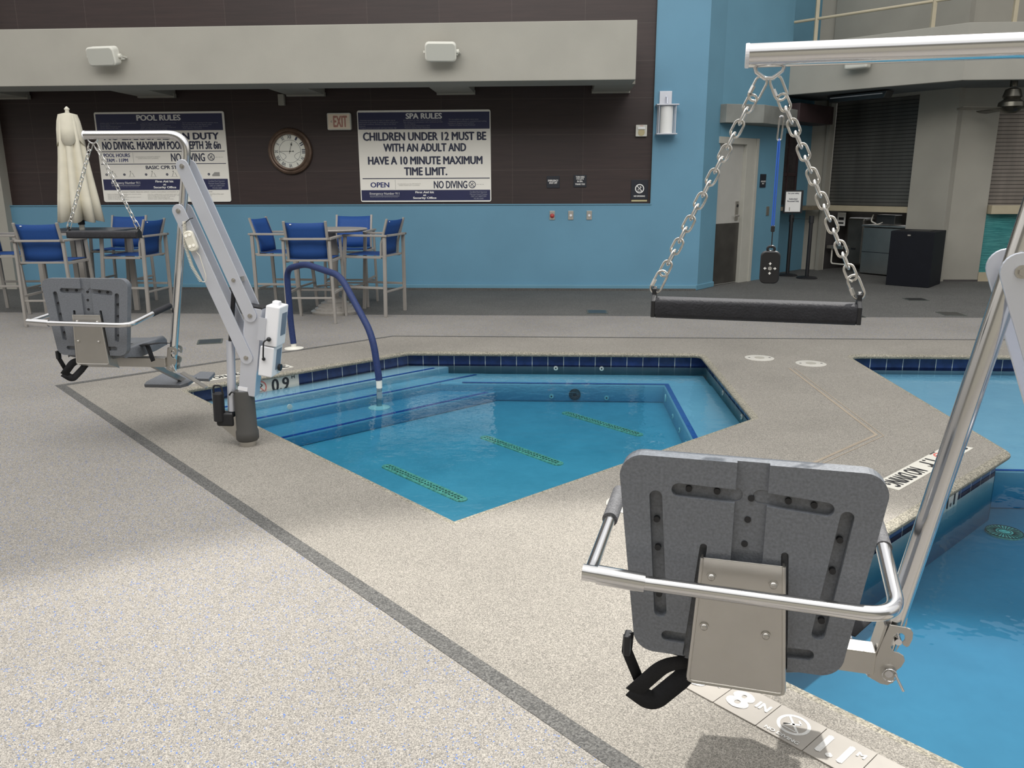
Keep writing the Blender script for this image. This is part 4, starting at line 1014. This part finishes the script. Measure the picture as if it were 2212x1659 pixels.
# sconce
r = empty('wall_sconce', (1.56,YW,2.29), 0, 'frosted cylinder wall sconce with metal cage on blue wall', 'wall lamp')
MB().box((-.01,-.02,.53), (.18,.04,.19)).build('back_plate', M['alu'], r, bevel=.003)
MB().tube([(0,-.03,.55), (0,-.12,.52), (0,-.14,.44)], .012, 10).build('arm', M['alu'], r, smooth=True)
MB().cyl((0,-.14,.025), (0,-.14,.40), .092, seg=32).build('shade', M['lamp_shade'], r, smooth=True)
MB().box((0,-.14,.015), (.30,.24,.016)).build('end_plate', M['alu'], r, bevel=.002); MB().box((0,-.14,.42), (.32,.26,.016)).build('end_plate', M['alu'], r, bevel=.002)
for a_, b_2 in ((-.12,-.09), (.12,-.09), (-.12,.09), (.12,.09)): MB().cyl((a_,-.14+b_2,.02), (a_,-.14+b_2,.42), .009, seg=10).build('cage_rod', M['alu'], r)
# speakers on the beam
def speaker(x, lab, turn):
    r = empty('wall_speaker', (x,11.2,3.255), 0, lab, 'speaker', 'white speakers on the long concrete beam')
    hd = bpy.data.objects.new
    Rz = Matrix.Rotation(turn, 3, 'Z') @ Matrix.Rotation(radians(14), 3, 'X')
    o = MB().prism(rrect(.40, .235, .05, 6), (0,0,0), (1,0,0), (0,0,1), .14).build('cabinet', M['speaker'], r, bevel=.02, smooth=True, seg=3)
    g = MB().prism(rrect(.365, .20, .04, 6), (0,-.072,0), (1,0,0), (0,0,1), .006).build('grille', M['speaker_grille'], o)
    o.matrix_local = Matrix.Translation((0,-.17,0)) @ Rz.to_4x4()
    b = MB(); b.bar((.225,-.02,0), (.225,-.17,0), .03, .02); b.cyl((.19,-.16,0), (.235,-.16,0), .03, seg=16); b.bar((-.225,-.16,0), (-.20,-.16,0), .03, .03); b.box((0,-.004,0), (.40,.008,.05))
    b.build('bracket', M['speaker'], r, bevel=.002)
speaker(-5.97, 'white speaker on the beam, left, angled away to the left', radians(-7)); speaker(-1.525, 'white speaker on the beam, right, above SPA RULES board', radians(6))

# ---- right-hand corner
DWp, DWd = Vector((2.47,13.13)), Vector((1,1.05)).normalized()
def DW(s_, off=0): p = DWp+DWd*s_+Vector((DWd.y,-DWd.x))*off; return (p.x, p.y)   # off>0 = towards the viewer
Dx = Vector((DWd.x, DWd.y, 0)); Dn = Vector((DWd.y,-DWd.x,0))
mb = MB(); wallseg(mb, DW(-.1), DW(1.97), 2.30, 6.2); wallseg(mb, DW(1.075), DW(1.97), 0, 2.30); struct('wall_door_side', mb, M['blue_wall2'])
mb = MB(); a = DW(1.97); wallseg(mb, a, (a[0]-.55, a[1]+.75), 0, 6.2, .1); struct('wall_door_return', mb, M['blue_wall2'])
org = Vector((*DW(0), 0))
door = struct('door_1', MB().prism([(-.02,.01), (.745,.01), (.745,2.2), (-.02,2.2)], org-Dn*.07, Dx, (0,0,1), .05), M['door'])
MB().prism([(-.02,.02), (.735,.02), (.735,.98), (-.02,.98)], org-Dn*.042, Dx, (0,0,1), .004).build('kick_plate', M['kick'], door)
mb = MB(); mb.prism([(.60,1.02), (.68,1.02), (.68,1.32), (.60,1.32)], org-Dn*.036, Dx, (0,0,1), .016); mb.build('lock_plate', M['steel_dull'], door)
mb = MB(); mb.bar(org+Dx*.64+Dn*.01+Vector((0,0,1.09)), org+Dx*.52+Dn*.01+Vector((0,0,1.09)), .02, .02); mb.cyl(org+Dx*.64-Dn*.03+Vector((0,0,1.09)), org+Dx*.64+Dn*.012+Vector((0,0,1.09)), .015); mb.build('door_handle', M['steel'], door)
MB().cyl(org+Dx*.64-Dn*.03+Vector((0,0,1.25)), org+Dx*.64-Dn*.022+Vector((0,0,1.25)), .025).build('card_reader', M['black'], door)
mb = MB(); mb.prism([(.745,0), (1.08,0), (1.08,2.30), (-.05,2.30), (-.05,2.20), (.745,2.20)], org-Dn*.03, Dx, (0,0,1), .10); mb.prism([(1.0,0), (1.08,0), (1.08,2.30), (1.0,2.30)], org+Dn*.01, Dx, (0,0,1), .06)
struct('trim_10', mb, M['door_frame'], bevel=.004)
r = empty('door_canopy', org+Vector((0,0,2.49)), 0, 'boxy grey metal canopy over the staff door', 'canopy')
o2 = Vector((0,0,0)); mb = MB()
pf = [(-.06,0), (1.85,0), (1.70,.42), (.55,.62), (-.06,.10)]
mb.prism([(u, v) for u, v in [(-.06,0), (1.85,0), (1.75,.30), (.50,.42), (-.06,.12)]], Vector((0,0,.14)), Dx, Dn, .27); mb.build('canopy_box', M['canopy'], r, bevel=.006)
def wp_sign(name, s_, z, w_, h_, lab, lines, m=M['black_sign'], cat='sign', th=.012):
    r = empty(name, org+Dx*s_+Vector((0,0,z)), 0, lab, cat); MB().prism(rrect(w_, h_, .005, 2), Dn*th/2, Dx, (0,0,1), th).build('plate', m, r)
    for s2, cz, ww, hh in lines: text('lettering', s2, M['ink_white'], r, Dn*(th+.001)+Vector((0,0,cz)), Dx, (0,0,1), w=ww, h=hh, bold=.02, th=0)
wp_sign('staff_sign', 1.315, 1.64, .175, .215, 'small black ASSOCIATES ONLY sign beside the staff door', [('ASSOCIATES',-.01,.15,.022), ('ONLY',-.045,.065,.022)])
wp_sign('wall_plate', 1.53, 1.145, .085, .15, 'small steel plate on blue wall right of the staff door', [], M['steel_dull'], 'plate')
# recessed service wall with window
Bp = Vector((4.05,15.25)); 
def BW(s_, off=0): p = Bp+DWd*s_+Vector((DWd.y,-DWd.x))*off; return (p.x, p.y)
struct('wall_service', wallseg(MB(), BW(-1.0), BW(.86), 0, 6.2), M['blue_wall2'])
wo = Vector((*BW(0), 0))
wd_ = struct('window_1', MB().prism([(-.35,1.22), (.36,1.22), (.36,2.45), (-.35,2.45)], wo+Dn*.01, Dx, (0,0,1), .03), M['darkglass'])
mb = MB()
for a_, b_3 in (((-.35,1.22), (-.30,2.45)), ((.31,1.22), (.36,2.45)), ((-.01,1.22), (.02,2.45)), ((-.35,1.72), (.36,1.78))):
    mb.prism([(a_[0],a_[1]), (b_3[0],a_[1]), (b_3[0],b_3[1]), (a_[0],b_3[1])], wo+Dn*.03, Dx, (0,0,1), .02)
mb.build('window_frame', M['wood_beam'], wd_)
r = empty('service_ledge', wo+Vector((0,0,1.13)), 0, 'dark stone ledge under the staff window', 'ledge')
MB().prism([(-.6,0), (.80,0), (.80,.35), (-.4,.35)], Vector((0,0,.03)), Dx, Dn, .07).build('slab', M['ledge'], r, bevel=.005)
r = empty('dark_timber_fascia', wo+Vector((0,0,2.62)), 0, 'dark brown boxed fascia end above the staff window', 'fascia')
MB().prism([(-.5,.02), (.72,.02), (.84,.12), (.72,.45), (-.5,.45)], Vector((0,0,.14)), Dx, Dn, .30).build('board', M['wood_beam'], r, bevel=.005)
# framed notice on top of a stanchion
def stanchion(x, y, lab):
    r = empty('stanchion', (x, y, 0), 0, lab, 'stanchion', 'black belt stanchions by the service window')
    MB().lathe([(.175,0), (.175,.012), (.15,.03), (.03,.045)], seg=36).build('base', M['black'], r, smooth=True)
    MB().cyl((0,0,.03), (0,0,.98), .032, seg=20).build('post', M['black'], r, smooth=True)
    MB().cyl((0,0,.94), (0,0,1.06), .042, seg=20).build('belt_head', M['black'], r, smooth=True)
    return r
s1 = stanchion(4.08, 14.74, 'black stanchion carrying the framed notice'); s2 = stanchion(4.30, 14.33, 'black stanchion standing nearer, joined to notice post by belt')
MB().bar((0,0,1.0), (.22,-.41,1.0), .05, .004).build('belt', M['webbing'], s1)
r = empty('notice_frame', (4.08,14.74,1.06), 0, 'white notice in black frame on a stanchion', 'notice')
nx = Vector((.96,.05,0)).normalized()
MB().prism([(-.16,.03), (.17,.03), (.17,.42), (-.16,.42)], Vector((0,0,0)), nx, (0,0,1), .025).build('frame', M['black'], r, bevel=.003)
MB().prism([(-.135,.055), (.13,.055), (.13,.395), (-.135,.395)], -nx.cross(Vector((0,0,1)))*-.014, nx, (0,0,1), .003).build('paper', M['ink_white'], r)
MB().cyl((0,0,0), (0,0,.05), .012).build('stem', M['black'], r)
fn = nx.cross(Vector((0,0,1)))
text('lettering', 'For your safety', M['ink'], r, fn*.017+nx*-.003+Vector((0,0,.365)), nx, (0,0,1), w=.19, h=.03, bold=.02, th=0)
text('lettering', 'Authorized\nPersonnel Only', M['ink'], r, fn*.017+nx*-.003+Vector((0,0,.25)), nx, (0,0,1), w=.20, h=.075, bold=.02, th=0)
# grey return wall, bar wall
struct('wall_service_return', wallseg(MB(), BW(.86), (5.02,15.77), 0, 6.2), M['stucco_grey'])
Ap = Vector((6.4,13.93)); Ad = Vector((-.6,.8))
def BR(s_, off=0): p = Ap+Ad*s_+Vector((-.8,-.6))*off; return Vector((p.x, p.y, 0))
Bx = Vector((.6,-.8,0)); Bn = Vector((-.8,-.6,0))     # along (left to right seen from front), towards viewer
mb = MB()
def bseg(s0_, s1_, z0_, z1_): wallseg(mb, BR(s0_)[:2], BR(s1_)[:2], z0_, z1_, -.14)
bseg(2.38, 0.0, 3.01, 6.2); bseg(.66, 0, 0, 3.01); bseg(2.38, 2.31, 0, 3.01); struct('wall_bar', mb, M['stucco_grey'])
sh = MB(); a, b = BR(2.32,-.05), BR(.65,-.05); wallseg(sh, a[:2], b[:2], 1.2, 3.03, -.02)
struct('window_2', sh, M['shutter_dark'])
r = empty('bar_counter', BR(1.5), 0, 'long cream counter ledge under the dark roller shutter', 'counter')
o = Vector(BR(1.5)); mb = MB(); p0 = BR(2.50,.10)-o; p1 = BR(.655,.10)-o
mb.prism([(0,0), ((p1-p0).length,0), ((p1-p0).length,.30), (0,.30)], Vector((p0.x, p0.y, 1.15)), Bx, -Bn, .10); mb.build('slab', M['counter'], r, bevel=.006)
mb = MB(); wallseg(mb, BR(2.4,-.75)[:2], BR(.5,-.75)[:2], 0, 1.15, -.05); wallseg(mb, BR(2.42,-.75)[:2], BR(2.42,0)[:2], 0, 1.15, .05); struct('wall_bar_inside', mb, M['inside'])
# equipment under the counter
def bareq(name, s0_, s1_, d0, d1, z0_, z1_, m, lab, cat, parts=(), bev=.008):
    c = (BR(s0_,d0)+BR(s1_,d1))/2; r = empty(name, (c.x, c.y, 0), 0, lab, cat); Rm_ = Matrix((Bx, -Bn, Vector((0,0,1)))).transposed()
    MB().box((0,0,(z0_+z1_)/2), (abs(s1_-s0_), abs(d1-d0), z1_-z0_), Rm_).build('body', m, r, bevel=bev); return r, Rm_
r, Rm_ = bareq('steel_cabinet', 1.50, .72, -.35, .05, .02, .83, M['steel_dull'], 'stainless steel under-counter cabinet left of black bin', 'cabinet')
MB().box(tuple(Rm_ @ Vector((0,-.01,.86))), (.82,.44,.03), Rm_).build('cabinet_top', M['steel_dull'], r); MB().box(tuple(Rm_ @ Vector((0,-.203,.40))), (.76,.004,.01), Rm_).build('door_seam', M['black'], r)
r, Rm_ = bareq('service_bin', 1.98, 1.62, -.5, -.15, .12, .98, M['kick'], 'brown plastic bin under the bar counter', 'bin', bev=.04)
MB().box(tuple(Rm_ @ Vector((0,-.18,.42))), (.09,.01,.03), Rm_).build('handle', M['black'], r)
r, Rm_ = bareq('hand_sink', 2.30, 1.95, -.30, -.05, .40, .46, M['steel_dull'], 'small steel shelf sink under the left counter end', 'sink')
MB().tube(fillet([Rm_ @ Vector((-.1,-.05,.40)), Rm_ @ Vector((-.1,-.05,.12)), Rm_ @ Vector((.25,-.05,.12))], .05, 6), .015, 10).build('drain_pipe', M['pvc'], r, smooth=True)
r, Rm_ = bareq('paper_notice', 2.25, 2.08, -.24, -.235, .82, 1.06, M['ink_white'], 'white printed notice taped under the counter', 'notice', bev=0)
c = r.location; text('lettering', 'WASH\nHANDS', M['ink'], r, Bn*.004+Vector((0,0,.94)), Bx, (0,0,1), w=.1, h=.14, bold=.02, th=0) if False else MB().box(tuple(Rm_ @ Vector((0,-.006,.95))), (.11,.002,.05), Rm_).box(tuple(Rm_ @ Vector((0,-.006,.87))), (.11,.002,.03), Rm_).build('print', M['black'], r)
r, Rm_ = bareq('beverage_machine', 1.35, 1.0, -.3, -.08, .89, 1.05, M['metal_dark'], 'dark drink machine on the steel cabinet top', 'machine')
MB().tube(fillet([Rm_ @ Vector((-.28,-.05,1.05)), Rm_ @ Vector((-.30,-.08,.93)), Rm_ @ Vector((-.15,-.10,.88)), Rm_ @ Vector((-.05,-.10,.92))], .05, 6), .012, 8).build('hose', M['pvc'], r, smooth=True)
# black bin
r = empty('waste_bin', (5.74,13.29,0), 0, 'tall square black waste bin by the bar wall', 'waste bin')
bq = [(5.28,13.41), (5.78,13.0), (6.215,13.58), (5.70,13.98)]
bq = [(x-5.74, y-13.29) for x, y in bq]
MB().prism(bq, (0,0,.43), (1,0,0), (0,1,0), .86).build('body', M['trash'], r, bevel=.008)
hh = MB(); hh.prism([(x*.5, y*.5) for x, y in bq], (0,0,.8635), (1,0,0), (0,1,0), .006); hh.build('opening', M['black'], r)
e1 = Vector((.5,-.41,0)).normalized(); MB().box(tuple(Vector((bq[0][0],bq[0][1],.80))+e1*.28+Vector((-.41,-.5,0)).normalized()*.004), (.045,.01,.02), Matrix.Rotation(atan2(-.41,.5), 3, 'Z')).build('badge', M['steel_dull'], r)
# right wall with second shutter
struct('wall_right', wallseg(wallseg(MB(), (6.4,13.93), (6.975,13.93), 0, 6.2, .14), (6.975,13.93), (13,13.93), 2.70, 6.2, .14), M['stucco_grey'])
struct('window_3', wallseg(MB(), (6.97,14.0), (13,14.0), 1.24, 2.72, .02), M['shutter_light'])
struct('wall_right_teal', wallseg(MB(), (6.97,13.97), (13,13.97), .15, 1.12, .1), M['teal'])
struct('baseboard_right', wallseg(MB(), (6.97,13.93), (13,13.93), 0, .15, .14), M['counter'])
struct('baseboard_column', wallseg(MB(), (6.42,13.915), (6.97,13.915), 0, .03, .02), M['inside'])
r = empty('right_counter', (9.5,13.9,1.1), 0, 'cream counter ledge under the lighter roller shutter', 'counter'); MB().box((.47,.0,.07), (5.95,.16,.14)).build('slab', M['counter'], r, bevel=.006)
r = empty('blue_seat_stool', (7.62,13.4,0), 0, 'blue slung bar stool behind the near lift mast', 'bar stool')
# balcony
BAp = Vector((3.75,14.59)); BAd = Vector((.73,-.68)).normalized()
bend = (5.78,12.70)
out_ = [(3.78,14.74), (5.84,12.78), (13,12.78), (13,14.1), (6.4,13.93), (4.9,15.9), (4.3,15.7)]
struct('ceiling', MB().prism(out_, (0,0,3.11), (1,0,0), (0,1,0), .12), M['soffit'])
mb = MB(); wallseg(mb, (3.66,14.68), bend, 3.03, 3.80, .10); wallseg(mb, bend, (13,12.70), 3.03, 3.80, .10)
struct('wall_balcony', mb, M['stucco'], bevel=.006)
r = empty('balcony_railing', (*bend, 3.80), 0, 'cream metal railing with flat posts on the balcony edge', 'railing')
def rl(p): return Vector((p[0]-bend[0], p[1]-bend[1]+.05, 0))
bx0, bxd = Vector((3.85,14.5)), Vector((.73,-.68))
for p in ((bx0+bxd*.36), (bx0+bxd*2.16), Vector((6.42,12.72)), Vector((7.9,12.72))):
    v = rl(p); MB().box((v.x, v.y, .70), (.055,.055,1.42)).build('post', M['counter'], r, bevel=.004)
MB().tube([rl(bx0+bxd*-.05)+Vector((0,0,.36)), rl(bend)+Vector((0,0,.36)), rl((13,12.7))+Vector((0,0,.36))], .022, 10).build('rail_bar', M['counter'], r, smooth=True)
MB().tube([rl(bx0+bxd*-.05)+Vector((0,0,.85)), rl(bend)+Vector((0,0,.85)), rl((13,12.7))+Vector((0,0,.85))], .022, 10).build('rail_bar', M['counter'], r, smooth=True)
MB().tube([rl(bx0+bxd*-.05)+Vector((0,0,1.40)), rl(bend)+Vector((0,0,1.40)), rl((13,12.7))+Vector((0,0,1.40))], .03, 10).build('rail_bar', M['counter'], r, smooth=True)
# speaker on the balcony face
c = bx0+bxd*1.15; r = empty('balcony_speaker', (c.x, c.y, 3.42), 0, 'white speaker on balcony face, mostly behind the near boom', 'speaker')
MB().box((-.10,-.10,0), (.36,.16,.22), Matrix.Rotation(atan2(-.68,.73), 3, 'Z')).build('cabinet', M['speaker'], r, bevel=.03, seg=3)
# heater strip on the soffit
r = empty('strip_light', (4.95,14.45,3.05), radians(-53), 'dark strip heater fixture under the balcony soffit', 'light fixture')
MB().prism([(-.55,-.02), (.55,-.02), (.50,-.13), (-.50,-.13)], (0,0,0), (1,0,0), (0,0,1), .20).build('housing', M['metal_dark'], r, bevel=.006)
MB().box((0,-.11,-.06), (.95,.02,.015)).build('tube', M['white_plastic'], r)
# ceiling fan
r = empty('ceiling_fan', (6.63,12.95,2.66), 0, 'bronze ceiling fan hanging under the balcony', 'ceiling fan')
MB().cyl((0,0,.30), (0,0,.45), .05, seg=20).lathe([(.06,.28), (.10,.26), (.13,.16), (.10,.12)], seg=30).build('downrod', M['fan'], r, smooth=True)
MB().lathe([(.09,.14), (.17,.08), (.18,.02), (.12,-.04), (.08,-.07)], seg=36).build('motor', M['fan'], r, smooth=True)
for k in range(4):
    a = radians(184+90*k); d = Vector((cos(a), sin(a), 0)); n = Vector((-d.y, d.x, 0))
    MB().prism([(.13,-.05), (.75,-.085), (.80,0), (.75,.085), (.13,.05)], (0,0,.0), d, (n+Vector((0,0,.18))).normalized(), .012).build('blade', M['fan'], r, bevel=.003)

# ---------------------------------------------------------------- furniture
def make_stool():
    r = empty('bar_stool', (0,0,0), 0, 'x', 'bar stool', 'blue slung bar stools around the tables'); F = M['frame']
    w_, d_ = .275, .26
    for sx1 in (-1, 1):
        MB().bar((sx1*(w_+.012), -.30, 0), (sx1*(w_-.005), -.315, .985), .030, .042, (0,1,0)).build('leg', F, r, bevel=.004)
        MB().bar((sx1*(w_+.012), .29, 0), (sx1*(w_-.005), .22, .985), .030, .042, (0,1,0)).build('leg', F, r, bevel=.004)
    mb = MB()
    for sx1 in (-1, 1): mb.bar((sx1*(w_-.01), -.265, .735), (sx1*(w_-.01), .25, .735), .028, .035, (1,0,0))
    mb.bar((-w_,-.262,.745), (w_,-.262,.745), .05, .022, (0,0,1)); mb.bar((-w_,.245,.735), (w_,.245,.735), .035, .022, (0,0,1)); mb.build('seat_frame', F, r, bevel=.003)
    mb = MB(); mb.bar((-w_,-.285,.305), (w_,-.285,.305), .028, .022)
    for sx1 in (-1, 1): mb.bar((sx1*w_,-.28,.36), (sx1*w_,.28,.36), .028, .022, (1,0,0))
    mb.bar((-w_,.275,.33), (w_,.275,.33), .028, .022); mb.build('footrest', F, r, bevel=.003)
    mb = MB(); mb.box((0,-.335,.998), (w_*2+.05,.040,.026))
    for sx1 in (-1, 1): mb.box((sx1*(w_-.002),-.055,.998), (.048,.60,.026))
    mb.build('armrest', F, r, bevel=.005)
    for sx1 in (-1, 1):
        pts = [(sx1*.240,-.245,.74), (sx1*.240,-.255,.90), (sx1*.241,-.290,1.02), (sx1*.243,-.345,1.20)]
        mb = MB()
        for a, b in zip(pts, pts[1:]): mb.bar(a, b, .028, .022, (0,1,0))
        mb.build('back_post', F, r)
    mb = MB(); NX = 8; rows = []
    for (y, z) in ((-.228,.77), (-.236,.86), (-.250,.95), (-.272,1.02), (-.305,1.11), (-.333,1.185)):
        rows.append([mb.bm.verts.new((-.228+.456*k/NX, y-.012*sin(pi*k/NX), z-.008*sin(pi*k/NX))) for k in range(NX+1)])
    for A, B in zip(rows, rows[1:]):
        for k in range(NX): mb.bm.faces.new((A[k], A[k+1], B[k+1], B[k]))
    o = mb.build('back_sling', M['sling'], r, smooth=True); s_ = o.modifiers.new('s', 'SOLIDIFY'); s_.thickness = .006; s_.offset = 0
    mb = MB(); rows = []
    for j in range(6):
        y = -.235+.48*j/5; rows.append([mb.bm.verts.new((-.25+.50*k/NX, y, .762-.015*sin(pi*k/NX)*sin(pi*min(1,(j+1)/6)))) for k in range(NX+1)])
    for A, B in zip(rows, rows[1:]):
        for k in range(NX): mb.bm.faces.new((A[k], A[k+1], B[k+1], B[k]))
    o = mb.build('seat_sling', M['sling'], r, smooth=True); s_ = o.modifiers.new('s', 'SOLIDIFY'); s_.thickness = .006; s_.offset = 0
    MB().prism([(.024*cos(2*pi*k/16), .009*sin(2*pi*k/16)) for k in range(16)], (0,-.2735,.745), (1,0,0), (0,0,1), .002).build('oval_badge', M['white_plastic'], r)
    MB().box((-.165,-.343,1.165), (.022,.002,.010)).build('maker_tag', M['ink_white'], r)
    return r
proto = make_stool()
SP = [(-2.935,9.71,2,'blue slung bar stool backing onto camera at the round table'),
      (-3.58,10.57,-95,'blue bar stool on the left side of the round table'),
      (-2.835,11.02,180,'blue bar stool on the wall side of the round table'),
      (-2.36,10.27,76,'blue bar stool on the right side of the round table'),
      (-5.965,9.40,5,'blue slung bar stool backing onto camera at the umbrella table'),
      (-7.12,10.28,-84,'blue bar stool cut off by the left photo edge'),
      (-6.05,11.02,180,'blue bar stool on the wall side of the umbrella table'),
      (-5.42,10.15,87,'blue bar stool on the right side of the umbrella table')]
for i, (x, y, a, lab) in enumerate(SP):
    o = proto if i == 0 else copy_tree(proto); o.location = (x, y, 0); o.rotation_euler = (0,0,radians(a)); o['label'] = lab
o = bpy.data.objects['blue_seat_stool']; bpy.data.objects.remove(o)
o = copy_tree(proto); o.location = (7.55,12.9,0); o.rotation_euler = (0,0,radians(150)); o['label'] = 'blue bar stool by the right counter, mostly hidden by near mast'; o['group'] = ''
del o['group']
# round table
r = empty('round_bar_table', (-2.87,10.28,0), 0, 'round taupe bar-height table on a ringed pedestal', 'table')
MB().lathe([(.0,1.035), (.40,1.035), (.44,1.045), (.455,1.06), (.45,1.07), (.0,1.075)][1:], seg=56).build('tabletop', M['tabletop'], r, smooth=True)
MB().lathe([(.30,.0), (.31,.03), (.26,.045), (.26,.065), (.22,.08), (.22,.10), (.18,.115), (.18,.135), (.12,.15), (.10,.19), (.055,.21)], seg=44).build('pedestal_base', M['tabletop'], r, smooth=True)
MB().lathe([(.055,.19), (.05,.50), (.075,.72), (.085,.80), (.07,.88), (.05,1.04)], seg=30).build('column', M['frame'], r, smooth=True)
MB().tube([(.24*cos(2*pi*k/32), .24*sin(2*pi*k/32), .33) for k in range(32)], .014, 8, closed=True).build('foot_ring', M['frame'], r, smooth=True)
# square table with umbrella
r = empty('square_bar_table', (-6.0,10.18,0), 0, 'dark square bar-height table holding the closed umbrella', 'table')
MB().box((0,0,1.055), (1.0,.95,.03)).build('tabletop', M['dark_top'], r, bevel=.004)
MB().prism([(-.505,-.48), (.505,-.48), (.505,.48), (-.505,.48)], (0,0,1.035), (1,0,0), (0,1,0), .03).build('apron', M['frame'], r)
for x, y in ((.06,-.30), (.43,.22), (-.43,-.35), (-.43,.38)): MB().box((x, y, .51), (.065,.05,1.02)).build('leg', M['frame'], r, bevel=.004)
r = empty('closed_umbrella', (-6.02,10.12,0), 0, 'closed cream patio umbrella standing through the square table', 'umbrella')
MB().cyl((0,0,.02), (0,0,2.47), .022, seg=16).build('pole', M['metal_dark'], r, smooth=True)
MB().cyl((0,0,1.04), (0,0,1.13), .032, seg=16).build('pole_collar', M['pvc'], r, smooth=True)
MB().cyl((0,0,1.13), (0,0,1.20), .04, seg=16).build('crank_hub', M['black'], r, smooth=True)
MB().lathe([(.012,2.44), (.028,2.47), (.022,2.50), (.032,2.52), (.012,2.545), (.004,2.55)], seg=18).build('finial', M['cream_plastic'], r, smooth=True)
MB().lathe([(.26,0), (.26,.05), (.22,.08), (.04,.09), (.04,.3)], seg=32).build('base', M['metal_dark'], r, smooth=True)
def folds(prof, nf, ph, amp, name, hem=.02):
    mb = MB(); n = nf*10; rings = []
    for j, (rr, z) in enumerate(prof):
        t = j/(len(prof)-1); ring = []
        for k in range(n):
            a = 2*pi*k/n; f = 1+amp*(t**.7)*(abs(sin(nf*a/2+ph))-.6); zz = z-(hem*abs(sin(nf*a/2+ph)) if j == len(prof)-1 else 0)
            ring.append(mb.bm.verts.new((rr*f*cos(a)*1.0, rr*f*sin(a), zz)))
        rings.append(ring)
    for A, B in zip(rings, rings[1:]):
        for k in range(n): mb.bm.faces.new((A[k], A[(k+1) % n], B[(k+1) % n], B[k]))
    o = mb.build(name, M['canvas'], r, smooth=True); s_ = o.modifiers.new('s', 'SOLIDIFY'); s_.thickness = .004; return o
folds([(.03,2.46), (.10,2.445), (.12,2.35), (.13,2.2), (.15,1.95), (.175,1.7), (.20,1.45), (.225,1.20)], 8, .4, .55, 'canopy', .04)
folds([(.03,2.475), (.105,2.455), (.125,2.38), (.138,2.28), (.150,2.18)], 4, .9, .18, 'canopy_vent', .10)
for o in bpy.data.objects:
    if o.type == 'MESH': o.data.name = o.name
